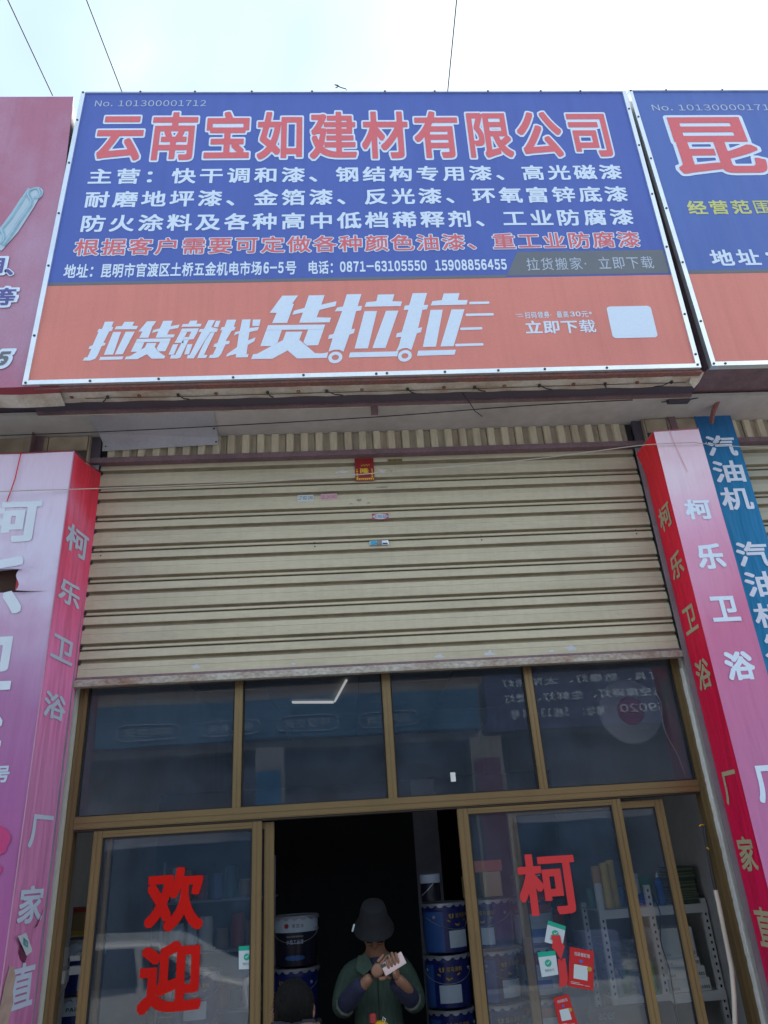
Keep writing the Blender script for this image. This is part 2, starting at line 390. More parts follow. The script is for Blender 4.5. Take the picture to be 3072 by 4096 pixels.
M_corr = mat('grimy shutter paint', (.62, .56, .43), .5, dirt=.6, dscale=3.5, fine=.08, bscale=20, dark=(.25, .205, .15), stretch=(3, 3, .6))
M_corrdark = mat('darker shutter paint', (.42, .375, .285), .6, dirt=.7, dscale=4, fine=.1, bscale=20, dark=(.13, .105, .085), stretch=(3, 3, .6))  # darker tone of the cover paint for faces set back between ribs
M_rail = mat('guide rail grey', (.24, .24, .27), .5, .2, dirt=.5, dscale=6)
M_plum = mat('plum painted steel', (.19, .12, .14), .6, dirt=.6, dscale=6, fine=.15, dark=(.07, .05, .055))
M_rustrail = mat('rusty white rail', (.40, .38, .34), .6, dirt=1., dscale=6, fine=.3, bscale=60, dark=(.20, .10, .055), stretch=(.6, 1, 1), bump=.2)
M_blackhole = mat('dark notch', (.03, .027, .035), .8)
M_alu = mat('bright aluminium trim', (.78, .82, .86), .28, .75, dirt=.25, dscale=4, fine=.04, stretch=(1, 1, 1))
M_screw = mat('screw', (.09, .08, .08), .5, .6)
M_rust = mat('rust', (.23, .075, .04), .9, dirt=.6, dscale=20, dark=(.08, .04, .03), fine=.2)
M_steelrust = mat('rusted angle steel', (.24, .10, .085), .85, dirt=.9, dscale=7, fine=.2, dark=(.13, .09, .10), bump=.3)
M_darksteel = mat('dark steel', (.075, .065, .09), .6, dirt=.5, dscale=5, dark=(.07, .04, .05))
M_soffit = mat('soffit board', (.50, .47, .46), .8, dirt=.6, dscale=1.6, fine=.06, bscale=14, dark=(.24, .21, .20))
M_whitecloth = mat('old banner cloth', (.55, .50, .44), .8, dirt=.85, dscale=6, fine=.08, dark=(.30, .19, .11), stretch=(1, 1, 1))
M_zinc = mat('zinc sheet', (.48, .49, .54), .45, .3, dirt=.4, dscale=3, fine=.05, dark=(.2, .2, .23))
M_wire = mat('black wire', (.02, .02, .022), .6)
M_cable = mat('pale cable', (.42, .38, .34), .6, dirt=.3)
M_blue = mat('sign blue print', (.066, .118, .44), .6, dirt=.22, dscale=1.3, fine=.05, bscale=160, dark=(.06, .09, .33), ripple=.3, streak=.08)
M_blue_r = mat('sign blue print lighter', (.078, .145, .45), .6, dirt=.2, dscale=1.3, fine=.05, bscale=160, dark=(.06, .10, .34), ripple=.3, streak=.08)
M_grey = mat('sign grey print', (.135, .155, .185), .6, dirt=.2, dscale=2, fine=.05, bscale=160)
M_orange = mat('sign orange print', (.66, .225, .185), .6, dirt=.35, dscale=1.6, fine=.05, bscale=160, dark=(.50, .16, .15), ripple=.3, streak=.08)
M_letwhite = mat('white print', (.64, .76, .92), .6, dirt=.15, fine=.03, dark=(.54, .66, .84))
M_letpale = mat('pale print', (.46, .54, .68), .6, dirt=.2)
M_letred = mat('red print', (.66, .13, .155), .6, dirt=.25, dscale=2, fine=.04, dark=(.55, .12, .16))
M_letyel = mat('yellow print', (.55, .58, .20), .6, dirt=.2)
M_letblue = mat('navy print', (.10, .10, .34), .6)
M_signpink = mat('left sign pink print', (.40, .15, .24), .6, dirt=1., dscale=1.1, fine=.05, bscale=120, dark=(.44, .29, .43), stretch=(1, 1, .7), ripple=.3, streak=.08)
M_signred = mat('dark red cloth', (.26, .035, .05), .7, dirt=.4, dscale=4)
M_steelblue = mat('printed steel', (.25, .45, .58), .5, dirt=.6, dscale=14, dark=(.08, .18, .26))
M_halo = mat('print halo', (.42, .55, .66), .6)
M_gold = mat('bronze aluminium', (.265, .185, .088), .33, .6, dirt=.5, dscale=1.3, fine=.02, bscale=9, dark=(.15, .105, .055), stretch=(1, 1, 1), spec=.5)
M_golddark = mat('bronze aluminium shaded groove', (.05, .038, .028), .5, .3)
M_gasket = mat('gasket', (.012, .012, .014), .7)
M_glass = glass_mat('window glass')
M_red = mat('red adhesive letter', (.58, .008, .004), .5, dirt=.12, fine=.03, spec=.15)
M_red2 = mat('faded red adhesive letter', (.60, .045, .05), .5, dirt=.2, spec=.2)
M_poster = mat('red poster print', (.50, .012, .015), .4, dirt=.1)
M_card = mat('white card', (.52, .60, .64), .4, dirt=.1)
M_green = mat('green print', (.0, .36, .24), .4)
M_yellow = mat('yellow plastic', (.62, .36, .02), .4)
M_bucketblue = mat('navy bucket', (.010, .018, .15), .3, dirt=.2, spec=.5)
M_bucketblk = mat('black bucket', (.012, .013, .03), .3)
M_tin = mat('tin lid', (.42, .45, .52), .35, .5, dirt=.2)
M_label = mat('paper label', (.50, .60, .72), .5, dirt=.2, dscale=12)
M_goldprint = mat('gold print', (.45, .30, .04), .5)
M_whiteplastic = mat('white plastic', (.75, .76, .76), .45, dirt=.15)
M_blueplastic = mat('blue plastic', (.03, .15, .55), .4)
M_bluelabel = mat('mid blue label', (.03, .10, .34), .4)
M_redband = mat('red band', (.35, .03, .03), .5)
M_skin = mat('skin', (.24, .12, .075), .55, dirt=.15, dscale=10)
M_jacket = mat('green corduroy', (.038, .066, .050), .95, dirt=.45, dscale=5, fine=.25, bscale=50, dark=(.02, .045, .035), stretch=(3, 3, .3), ripple=.8)
M_navy = mat('navy knit', (.014, .018, .05), .95, fine=.2, bscale=70, bump=.3)
M_cap = mat('dark hat felt', (.008, .009, .013), .95, fine=.1)
M_trouser = mat('dark trousers', (.02, .02, .03), .9)
M_hair = mat('black hair', (.004, .0035, .004), .75, fine=.4, bscale=90, bump=.5, spec=.15, stretch=(1, 1, .3))
M_brown = mat('brown collar cloth', (.13, .085, .07), .95, dirt=.3, fine=.15, bscale=60, bump=.3)
M_shoe = mat('shoe', (.02, .018, .018), .6)
M_phone = mat('pink phone', (.60, .45, .44), .25)
M_lens = mat('phone lens', (.02, .02, .02), .2)
M_cardboard = mat('cardboard', (.26, .17, .09), .85, dirt=.3)
M_rack = mat('white slotted steel', (.78, .80, .82), .45, dirt=.2)
M_hole = mat('slot', (.02, .02, .02), .9)

# ================================================================ the setting
g = struct(bx('pavement', M_concrete, None, -40, 40, -3.6, .06, -.3, 0))
struct(bx('road', M_asphalt, None, -40, 40, -8.6, -3.6, -.4, -.13))
struct(bx('opposite_pavement', M_concrete, None, -40, 40, -16, -8.6, -.3, 0))
struct(bx('ground', M_asphalt, None, -120, 120, -120, 120, -.6, -.45))
struct(bx('shop_floor', M_floor, None, -2.08, 2.08, .06, 9, -.3, .004))
for name, a in (('wall_left', (-2.2, -2.08, .55, 9, 0, 3.929)), ('wall_right', (2.08, 2.2, .55, 9, 0, 3.929)),
                ('wall_back', (-2.2, 2.2, 9.001, 9.1, 0, 3.929))):
    struct(bx(name, M_roomwall, None, *a))
struct(bx('dark_backdrop', M_dark, None, -2.08, .36, 3.4, 3.5, 0, 2.62))  # near-black board added so the depth behind the doorway reads dark
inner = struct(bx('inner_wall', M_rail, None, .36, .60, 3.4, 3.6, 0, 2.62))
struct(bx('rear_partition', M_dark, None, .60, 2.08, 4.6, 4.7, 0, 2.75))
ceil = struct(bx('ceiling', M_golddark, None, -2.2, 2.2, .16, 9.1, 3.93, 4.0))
xs = [-2.08, -1.2, -.075, 1.05, 2.08]
for i in range(4):
    for j in range(4):
        y0 = .6+j*2.1
        part_of(MB().box(xs[i]+.006, xs[i+1]-.006, y0+.005, y0+2.09, 3.9+.004*((i+j) % 2), 3.935).build('ceiling_panel', M_ceil), ceil)

# ================================================================ shop building: columns, lintel, soffit
bld = empty('shop_building', 'cream tiled shop bay behind the blue and orange signboard', 'building', (0, .2, 0))
for s in (-1, 1):
    xa, xb = (1.875, 2.29) if s > 0 else (-2.29, -1.875)
    col = bx('column', M_grout, bld, xa, xb, -.08, .12, 0, 4.56)
    # tiles on the front, with open joints
    zt = 4.555
    for row in range(22):
        z1 = zt-row*.205-(0 if row == 0 else .11); z0 = z1-.2 if row else z1-.11
        if z0 < 0: break
        cuts = [xa, (-2.13 if s < 0 else 2.03), xb]
        if row % 2: cuts[1] += .1
        for k in range(2):
            jit = random.uniform(-.0015, .0015)
            part_of(MB().box(cuts[k]+.003, cuts[k+1]-.003, -.096+jit, -.081, z0+.003, z1-.003, bev=.002).build('tile', M_tile), bld)
    bx('column_return', M_roomwall, bld, *((1.865, 2.08) if s > 0 else (-2.08, -1.865)), .125, .549, 0, 4.56)
    # cream tiled inner cheek seen over the box
    bx('cheek', M_tile, bld, *((1.862, 1.874) if s > 0 else (-1.874, -1.862)), -.094, .1, 2.9, 4.555)
bx('lintel', M_dark, bld, -1.864, 1.864, .16, .3, 3.02, 4.559)
bx('roof_slab', M_dark, bld, -6.2, 6.2, .301, 9.3, 4.2, 4.559)
for a, b in ((-6.2, -2.31), (2.31, 6.2)): bx('side_block', M_dark, bld, a, b, .20, 9.2, 0, 4.19)
bx('upper_wall', M_concrete, bld, -6.2, 6.2, .10, .3, 4.57, 6.9)
bx('left_wall', M_tile, bld, -6.2, -2.295, -.08, .1, 4.0, 4.56)
sof = bx('soffit', M_soffit, bld, -6.2, 6.2, -.345, .098, 4.562, 4.585)
for sx in (-1, 1):
    bx('jamb', M_plaster, bld, *((1.801, 1.86) if sx > 0 else (-1.86, -1.801)), .022, .118, 0, 2.93)
# ragged foam bead beside the right frame
random.seed(3)
vs_, fs_ = [], []
n = 150
for i in range(n):
    z = .02+i*(2.86/n); a = 1.795+random.uniform(-.003, .002); b = 1.803+random.uniform(-.002, .003)+.002*math.sin(i*.37)
    yy = .040+random.uniform(-.004, .004)
    vs_ += [(a, .07, z), (a+.002, yy, z), (b-.004, yy-.002, z), (b, .03, z)]
    if i: q = i*4; fs_ += [(q-4+k, q-3+k, q+1+k, q+k) for k in range(3)]
part_of(MB().add(vs_, fs_).build('foam_bead', mat('white foam', (.62, .64, .64), .9, dirt=.3, bump=.5, bscale=30)), bld)

# ================================================================ signboards
SX, SZ, SY = -2.063, 4.566, -.655
def S(u, v, lift=0.): return (SX+u+.05*v/2.614-.02, SY-lift, SZ+v)
def quadS(mb, u0, u1, v0, v1, y0, y1, P=S):
    a = [P(u0, v0), P(u1, v0), P(u1, v1), P(u0, v1)]
    v = [(x, y0, z) for x, _, z in a]+[(x, y1, z) for x, _, z in a]
    return mb.add(v, [(0, 1, 2, 3), (7, 6, 5, 4), (0, 4, 5, 1), (1, 5, 6, 2), (2, 6, 7, 3), (3, 7, 4, 0)])
sign = empty('signboard', 'wide blue and orange paint company signboard with silver edge trim, the middle one', 'signboard', (0, SY, SZ))
def add(mb, name, m, parent, smooth=False): return part_of(mb.build(name, m, smooth=smooth), parent)
add(quadS(MB(), .012, 4.108, .03, 2.604, SY+.012, -.13), 'steel_box', M_darksteel, sign)
add(quadS(MB(), .01, 4.11, .765, 2.607, SY, SY+.01), 'blue_panel', M_blue, sign)
add(quadS(MB(), .01, 4.11, .01, .764, SY, SY+.01), 'orange_panel', M_orange, sign)
def flat(polys, lift, P=S):
    mb = MB()
    for p in polys:
        pts = [Vector(P(u, v, lift)) for u, v in p]
        mb.add(pts, geometry.tessellate_polygon([pts]))
    return mb
add(flat([[(.035, .760), (2.99, .760), (3.082, .985), (4.085, .985), (4.085, .765), (2.989, .758), (2.984, .787), (.035, .787)]][:0]+[[(.035, .762), (2.98, .762), (2.98, .788), (.035, .788)], [(2.981, .778), (4.085, .778), (4.085, .985), (3.074, .985)]], .001), 'grey_band', M_grey, sign)
tr = .030
for nm, a in (('bottom', (0, 4.12, 0, tr)), ('left', (0, tr, tr+.001, 2.614)), ('right', (4.12-tr, 4.12, tr+.001, 2.614)), ('top', (tr+.001, 4.12-tr-.001, 2.600, 2.614))):
    add(quadS(MB(), *a, SY-.012, SY+.03), 'edge_trim', M_alu, sign)
def screws(pts, parent, P):
    first = None
    for u, v in pts:
        x, y, z = P(u, v, .012)
        if first is None:
            first = MB().lathe([(.0075, 0), (.0085, -.003), (.004, -.006)], (0, 0, 0), 10, 'y').build('screw', M_screw); o = first
        else: o = first.copy(); C.objects.link(o)
        o.location = (x, y, z); part_of(o, parent)
screws([(.018, .012), (.39, .014), (.79, .016), (1.23, .013), (1.65, .017), (2.09, .013), (2.155, .015), (2.51, .014), (2.84, .015), (3.13, .016), (3.52, .014), (4.10, .02), (4.105, .1), (4.105, .42), (4.106, 1.0),
        (4.105, 1.5), (4.106, 2.0), (4.105, 2.4), (.014, .36), (.015, .92), (.014, 1.38), (.015, 1.86), (.013, 2.3), (.014, 2.6),
        (.43, 2.607), (.83, 2.607), (1.25, 2.607), (1.7, 2.607), (2.25, 2.607), (2.63, 2.607), (3.04, 2.607), (3.45, 2.607), (3.76, 2.607)], sign, S)
Ls = lambda l: (lambda a, b: S(a, b, l))
LW, LR, LL = M_letwhite, M_letred, .002
add(latin_row(MB(), 'No. 101300001712', .112, .917, 2.459, 2.524, Ls(LL), bold=0, n=110, gap=.16), 'lettering', M_letpale, sign)
T = '云南宝如建材有限公司'
add(text_row(MB(), T, .158, 3.93, 1.885, 2.40, Ls(LL), bold=.026, line=.036, cell=.90), 'lettering_outline', LW, sign)
add(text_row(MB(), T, .158, 3.93, 1.885, 2.40, Ls(.004), bold=.026, cell=.90), 'lettering', LR, sign)
add(text_row(MB(), '主营：快干调和漆、钢结构专用漆、高光磁漆', .158, 3.93, 1.66, 1.812, Ls(LL), bold=.02), 'lettering', LW, sign)
add(text_row(MB(), '耐磨地坪漆、金箔漆、反光漆、环氧富锌底漆', .163, 3.932, 1.439, 1.593, Ls(LL), bold=.02), 'lettering', LW, sign)
add(text_row(MB(), '防火涂料及各种高中低档稀释剂、工业防腐漆', .163, 3.932, 1.217, 1.372, Ls(LL), bold=.02), 'lettering', LW, sign)
T = '根据客户需要可定做各种颜色油漆、重工业防腐漆'
add(text_row(MB(), T, .155, 3.936, 1.01, 1.156, Ls(LL), bold=.014, line=.046, cell=.9), 'lettering_outline', LW, sign)
add(text_row(MB(), T, .155, 3.936, 1.01, 1.156, Ls(.004), bold=.014, cell=.9), 'lettering', LR, sign)
mb = MB()
text_row(mb, '地址：', .115, .345, .82, .94, Ls(LL), bold=.02, cell=.94)
text_row(mb, '昆明市官渡区土桥五金机电市场', .345, 1.375, .82, .94, Ls(LL), bold=.02, cell=.94)
latin_row(mb, '6-5', 1.385, 1.515, .832, .93, Ls(LL), bold=.03)
text_row(mb, '号', 1.525, 1.60, .82, .94, Ls(LL), bold=.02)
text_row(mb, '电话：', 1.672, 1.88, .82, .936, Ls(LL), bold=.02, cell=.94)
latin_row(mb, '0871-63105550', 1.883, 2.455, .833, .925, Ls(LL), bold=.03)
latin_row(mb, '15908856455', 2.512, 2.99, .831, .925, Ls(LL), bold=.03)
add(mb, 'lettering', LW, sign)
add(text_row(MB(), '拉货搬家·立即下载', 3.125, 3.99, .82, .93, Ls(LL), bold=0), 'lettering', M_letpale, sign)
mb = MB(); text_row(mb, '扫码领券·最高', 3.06, 3.345, .42, .474, Ls(LL), bold=.01); latin_row(mb, '30', 3.355, 3.425, .428, .468, Ls(LL), bold=.02)
text_row(mb, '元*', 3.43, 3.525, .42, .474, Ls(LL), bold=.01)
for v, a, b in ((.452, 3.0, 3.045), (.436, 3.015, 3.05)):
    P4 = [Vector(Ls(LL)(a, v)), Vector(Ls(LL)(b, v)), Vector(Ls(LL)(b, v+.005)), Vector(Ls(LL)(a, v+.004))]; mb.add(P4, [(0, 1, 2, 3)])
add(mb, 'lettering', LW, sign)
add(text_row(MB(), '立即下载', 3.05, 3.508, .296, .402, Ls(LL), bold=.018, cell=.95), 'lettering', LW, sign)
# white rounded tile
pts = []
for cx_, cz_, a0 in ((3.872, .478, 0), (3.628, .478, 90), (3.628, .272, 180), (3.872, .272, 270)):
    for k in range(6):
        t = R(a0+k*18); pts.append((cx_+.025*math.cos(t), cz_+.025*math.sin(t)))
add(flat([pts], LL), 'white_tile', M_letwhite, sign)
LOGO = [[(0.42,0.463),(0.475,0.464),(0.466,0.422),(0.477,0.422),(0.471,0.392),(0.455,0.387),(0.431,0.302),(0.445,0.299),(0.441,0.282),(0.423,0.276),(0.408,0.211),(0.396,0.182),(0.367,0.17),(0.323,0.171),(0.333,0.194),(0.349,0.196),(0.364,0.257),(0.346,0.258),(0.352,0.278),(0.368,0.284),(0.391,0.384),(0.383,0.384),(0.39,0.408),(0.41,0.408)],[(0.54,0.46),(0.601,0.458),(0.591,0.428),(0.627,0.425),(0.619,0.4),(0.485,0.402),(0.494,0.425),(0.528,0.428)],[(0.48,0.382),(0.528,0.382),(0.499,0.211),(0.444,0.21)],[(0.556,0.382),(0.611,0.382),(0.556,0.212),(0.508,0.21)],[(0.425,0.195),(0.563,0.195),(0.557,0.173),(0.42,0.172)],[(0.678,0.46),(0.735,0.46),(0.718,0.422),(0.716,0.427),(0.698,0.333),(0.642,0.333),(0.657,0.381),(0.632,0.381)],[(0.777,0.461),(0.834,0.461),(0.826,0.418),(0.88,0.429),(0.873,0.402),(0.821,0.392),(0.81,0.354),(0.858,0.353),(0.849,0.33),(0.742,0.331),(0.753,0.38),(0.716,0.369),(0.723,0.391),(0.761,0.402)],[(0.63,0.325),(0.835,0.324),(0.829,0.298),(0.623,0.3)],[(0.623,0.299),(0.677,0.298),(0.663,0.244),(0.642,0.227),(0.602,0.229)],[(0.772,0.298),(0.83,0.297),(0.809,0.227),(0.768,0.227),(0.755,0.25)],[(0.693,0.292),(0.751,0.291),(0.742,0.261),(0.768,0.225),(0.806,0.193),(0.813,0.191),(0.807,0.172),(0.732,0.173),(0.701,0.208),(0.647,0.172),(0.571,0.173),(0.58,0.194),(0.599,0.195),(0.66,0.241),(0.685,0.26)],[(0.943,0.458),(0.988,0.458),(0.982,0.434),(1.015,0.431),(1.009,0.41),(0.892,0.411),(0.9,0.433),(0.933,0.433)],[(0.897,0.397),(1.0,0.397),(0.995,0.372),(0.889,0.372)],[(0.889,0.371),(0.931,0.371),(0.911,0.313),(0.914,0.287),(0.86,0.288)],[(0.955,0.372),(0.995,0.371),(0.973,0.314),(0.947,0.311),(0.911,0.313),(0.915,0.331),(0.944,0.33)],[(0.911,0.311),(0.945,0.31),(0.903,0.176),(0.884,0.17),(0.842,0.171),(0.847,0.197),(0.87,0.196)],[(0.851,0.277),(0.882,0.278),(0.863,0.2),(0.83,0.2)],[(0.939,0.276),(0.97,0.277),(0.953,0.199),(0.924,0.199)],[(1.055,0.459),(1.097,0.459),(1.077,0.404),(1.118,0.39),(1.112,0.365),(1.074,0.366),(1.045,0.307),(0.984,0.168),(0.942,0.169),(0.947,0.194),(0.959,0.195),(1.018,0.368),(1.0,0.368),(1.007,0.39),(1.032,0.392)],[(1.076,0.363),(1.1,0.363),(1.044,0.192),(1.065,0.192),(1.058,0.169),(1.004,0.169),(1.022,0.23),(1.046,0.303)],[(1.103,0.453),(1.131,0.453),(1.118,0.402),(1.09,0.404)],[(1.17,0.46),(1.227,0.459),(1.215,0.402),(1.227,0.402),(1.22,0.377),(1.202,0.37),(1.17,0.294),(1.196,0.295),(1.192,0.271),(1.17,0.267),(1.148,0.197),(1.133,0.173),(1.111,0.167),(1.074,0.168),(1.081,0.191),(1.098,0.194),(1.116,0.249),(1.097,0.252),(1.103,0.274),(1.12,0.279),(1.144,0.377),(1.133,0.377),(1.14,0.402),(1.157,0.404)],[(1.264,0.459),(1.317,0.459),(1.312,0.391),(1.371,0.397),(1.364,0.372),(1.313,0.359),(1.307,0.294),(1.352,0.318),(1.346,0.288),(1.306,0.26),(1.301,0.19),(1.315,0.19),(1.309,0.167),(1.236,0.167),(1.238,0.194),(1.178,0.175),(1.184,0.194),(1.241,0.245),(1.248,0.351),(1.219,0.335),(1.224,0.36),(1.253,0.369)],[(1.331,0.457),(1.379,0.456),(1.372,0.405),(1.328,0.406)],[(1.511,0.645),(1.611,0.644),(1.576,0.579),(1.586,0.576),(1.545,0.425),(1.451,0.425),(1.478,0.506),(1.434,0.508)],[(1.68,0.643),(1.781,0.643),(1.76,0.565),(1.857,0.591),(1.85,0.552),(1.748,0.523),(1.73,0.464),(1.82,0.459),(1.811,0.422),(1.62,0.423),(1.643,0.505),(1.577,0.488),(1.587,0.521),(1.653,0.542)],[(1.427,0.41),(1.783,0.405),(1.773,0.368),(1.416,0.372)],[(1.416,0.37),(1.513,0.37),(1.489,0.274),(1.452,0.247),(1.383,0.249)],[(1.676,0.368),(1.773,0.367),(1.738,0.246),(1.669,0.245),(1.647,0.27)],[(1.539,0.355),(1.641,0.354),(1.622,0.291),(1.719,0.186),(1.757,0.183),(1.788,0.187),(1.799,0.193),(1.796,0.169),(1.791,0.148),(1.609,0.149),(1.551,0.211),(1.459,0.151),(1.33,0.153),(1.341,0.188),(1.365,0.191),(1.488,0.271),(1.521,0.29)],[(1.923,0.646),(2.018,0.646),(1.991,0.548),(2.019,0.548),(2.01,0.512),(1.98,0.508),(1.947,0.363),(1.969,0.368),(1.962,0.333),(1.934,0.322),(1.894,0.192),(1.868,0.208),(1.835,0.208),(1.802,0.195),(1.828,0.296),(1.8,0.292),(1.807,0.322),(1.834,0.33),(1.891,0.51),(1.844,0.508),(1.861,0.539),(1.897,0.547)],[(2.123,0.639),(2.23,0.639),(2.215,0.582),(2.277,0.578),(2.266,0.541),(2.034,0.541),(2.048,0.579),(2.111,0.584)],[(2.033,0.506),(2.113,0.505),(2.046,0.213),(1.963,0.213)],[(2.17,0.505),(2.25,0.505),(2.155,0.213),(2.073,0.213)],[(1.936,0.185),(2.217,0.185),(2.236,0.191),(2.224,0.147),(1.925,0.147)],[(2.349,0.645),(2.443,0.645),(2.415,0.547),(2.444,0.546),(2.433,0.511),(2.404,0.506),(2.367,0.361),(2.394,0.368),(2.383,0.329),(2.357,0.32),(2.315,0.193),(2.286,0.21),(2.257,0.205),(2.238,0.193),(2.22,0.189),(2.239,0.229),(2.257,0.296),(2.222,0.291),(2.231,0.324),(2.262,0.333),(2.314,0.51),(2.283,0.508),(2.292,0.543),(2.321,0.548)],[(2.551,0.638),(2.655,0.638),(2.638,0.581),(2.703,0.579),(2.691,0.542),(2.459,0.541),(2.473,0.576),(2.534,0.583)],[(2.456,0.505),(2.535,0.505),(2.47,0.214),(2.387,0.213)],[(2.591,0.505),(2.675,0.505),(2.581,0.214),(2.498,0.214)],[(2.358,0.186),(2.593,0.187),(2.582,0.149),(2.347,0.147)],[(2.716,0.544),(2.712,0.545),(2.71,0.549),(2.709,0.554),(2.711,0.56),(2.714,0.563),(2.718,0.565),(2.836,0.565),(2.84,0.564),(2.842,0.56),(2.843,0.555),(2.841,0.55),(2.838,0.546),(2.834,0.545)],[(2.685,0.449),(2.681,0.45),(2.678,0.454),(2.678,0.459),(2.679,0.464),(2.683,0.468),(2.687,0.469),(2.854,0.469),(2.858,0.468),(2.861,0.464),(2.861,0.459),(2.86,0.454),(2.856,0.45),(2.852,0.449)],[(2.641,0.338),(2.637,0.339),(2.634,0.343),(2.634,0.348),(2.635,0.353),(2.638,0.356),(2.642,0.358),(2.769,0.359),(2.773,0.358),(2.775,0.354),(2.776,0.349),(2.774,0.344),(2.771,0.34),(2.767,0.339)],[(2.598,0.212),(2.594,0.214),(2.592,0.217),(2.591,0.222),(2.592,0.227),(2.596,0.231),(2.6,0.232),(2.764,0.233),(2.768,0.231),(2.771,0.228),(2.771,0.223),(2.77,0.218),(2.766,0.214),(2.762,0.213)],[(1.887,0.148),(1.883,0.135),(1.864,0.143),(1.865,0.149)],[(1.883,0.135),(1.875,0.123),(1.86,0.137),(1.864,0.143)],[(1.875,0.123),(1.864,0.113),(1.854,0.133),(1.86,0.137)],[(1.864,0.113),(1.851,0.108),(1.848,0.13),(1.854,0.133)],[(1.851,0.108),(1.838,0.106),(1.841,0.129),(1.848,0.13)],[(1.838,0.106),(1.825,0.109),(1.834,0.131),(1.841,0.129)],[(1.825,0.109),(1.814,0.115),(1.829,0.134),(1.834,0.131)],[(1.814,0.115),(1.805,0.125),(1.824,0.138),(1.829,0.134)],[(1.805,0.125),(1.801,0.137),(1.822,0.144),(1.824,0.138)],[(1.801,0.137),(1.8,0.151),(1.821,0.15),(1.822,0.144)],[(1.8,0.151),(1.804,0.164),(1.823,0.156),(1.821,0.15)],[(1.804,0.164),(1.812,0.176),(1.827,0.162),(1.823,0.156)],[(1.812,0.176),(1.822,0.186),(1.832,0.166),(1.827,0.162)],[(1.822,0.186),(1.835,0.192),(1.839,0.169),(1.832,0.166)],[(1.835,0.192),(1.849,0.193),(1.846,0.17),(1.839,0.169)],[(1.849,0.193),(1.862,0.191),(1.852,0.168),(1.846,0.17)],[(1.862,0.191),(1.873,0.184),(1.858,0.165),(1.852,0.168)],[(1.873,0.184),(1.882,0.174),(1.863,0.161),(1.858,0.165)],[(1.882,0.174),(1.886,0.162),(1.865,0.155),(1.863,0.161)],[(1.886,0.162),(1.887,0.148),(1.865,0.149),(1.865,0.155)],[(2.315,0.148),(2.311,0.134),(2.292,0.142),(2.294,0.148)],[(2.311,0.134),(2.302,0.122),(2.288,0.136),(2.292,0.142)],[(2.302,0.122),(2.291,0.113),(2.282,0.132),(2.288,0.136)],[(2.291,0.113),(2.278,0.107),(2.276,0.129),(2.282,0.132)],[(2.278,0.107),(2.265,0.105),(2.269,0.129),(2.276,0.129)],[(2.265,0.105),(2.252,0.108),(2.263,0.13),(2.269,0.129)],[(2.252,0.108),(2.241,0.114),(2.257,0.133),(2.263,0.13)],[(2.241,0.114),(2.234,0.124),(2.253,0.138),(2.257,0.133)],[(2.234,0.124),(2.229,0.137),(2.251,0.143),(2.253,0.138)],[(2.229,0.137),(2.23,0.15),(2.251,0.15),(2.251,0.143)],[(2.23,0.15),(2.234,0.164),(2.253,0.156),(2.251,0.15)],[(2.234,0.164),(2.242,0.176),(2.257,0.161),(2.253,0.156)],[(2.242,0.176),(2.253,0.185),(2.262,0.166),(2.257,0.161)],[(2.253,0.185),(2.266,0.191),(2.269,0.168),(2.262,0.166)],[(2.266,0.191),(2.28,0.193),(2.275,0.169),(2.269,0.168)],[(2.28,0.193),(2.293,0.191),(2.282,0.168),(2.275,0.169)],[(2.293,0.191),(2.303,0.184),(2.287,0.165),(2.282,0.168)],[(2.303,0.184),(2.311,0.174),(2.291,0.16),(2.287,0.165)],[(2.311,0.174),(2.315,0.161),(2.294,0.155),(2.291,0.16)],[(2.315,0.161),(2.315,0.148),(2.294,0.148),(2.294,0.155)]]
add(flat(LOGO, LL), 'logo_lettering', M_letwhite, sign)

# right-hand neighbour
S2 = lambda u, v, lift=0.: (2.107+u, SY-lift, SZ+.01+v)
sg2 = empty('signboard', 'blue and orange signboard cut off by the right edge of the photo', 'signboard', (2.1, SY, SZ))
add(quadS(MB(), .012, 4.1, .03, 2.604, SY+.012, -.13, S2), 'steel_box', M_plum, sg2)
add(quadS(MB(), .01, 4.11, .765, 2.607, SY, SY+.01, S2), 'blue_panel', M_blue_r, sg2)
add(quadS(MB(), .01, 4.11, .01, .764, SY, SY+.01, S2), 'orange_panel', M_orange, sg2)
for a in ((0, 4.12, 0, tr), (0, tr, tr+.001, 2.614), (4.12-tr, 4.12, tr+.001, 2.614), (tr+.001, 4.12-tr-.001, 2.600, 2.614)):
    add(quadS(MB(), *a, SY-.012, SY+.03, S2), 'edge_trim', M_alu, sg2)
add(flat([[(.035, .757), (4.08, .757), (4.08, .788), (.035, .788)]], .001, S2), 'grey_band', M_grey, sg2)
screws([(.016, .015), (.018, 2.6), (.015, .35), (.014, .85), (.016, 1.35), (.014, 1.85), (.015, 2.3), (.09, .014), (.6, .015), (.3, 2.607), (.75, 2.607)], sg2, S2)
W = lambda l: (lambda a, b: (a, SY-l, b))
add(latin_row(MB(), 'No. 10130000171', 2.257, 3.185, 6.958, 7.025, W(LL), bold=0, n=110, gap=.16), 'lettering', M_letpale, sg2)
for ln, z, m, nm in ((.036, LL, LW, 'lettering_outline'), (0, .004, LR, 'lettering')):
    mb = MB(); one_char(mb, '昆', 2.315, 2.99, 6.275, 6.88, W(z), bold=.022, line=ln, n=110); add(mb, nm, m, sg2)
add(text_row(MB(), '经营范围', 2.283, 2.90, 5.872, 6.008, W(LL), bold=.018), 'lettering', M_letyel, sg2)
add(text_row(MB(), '地址：', 2.33, 2.86, 5.395, 5.545, W(LL), bold=.02), 'lettering', LW, sg2)

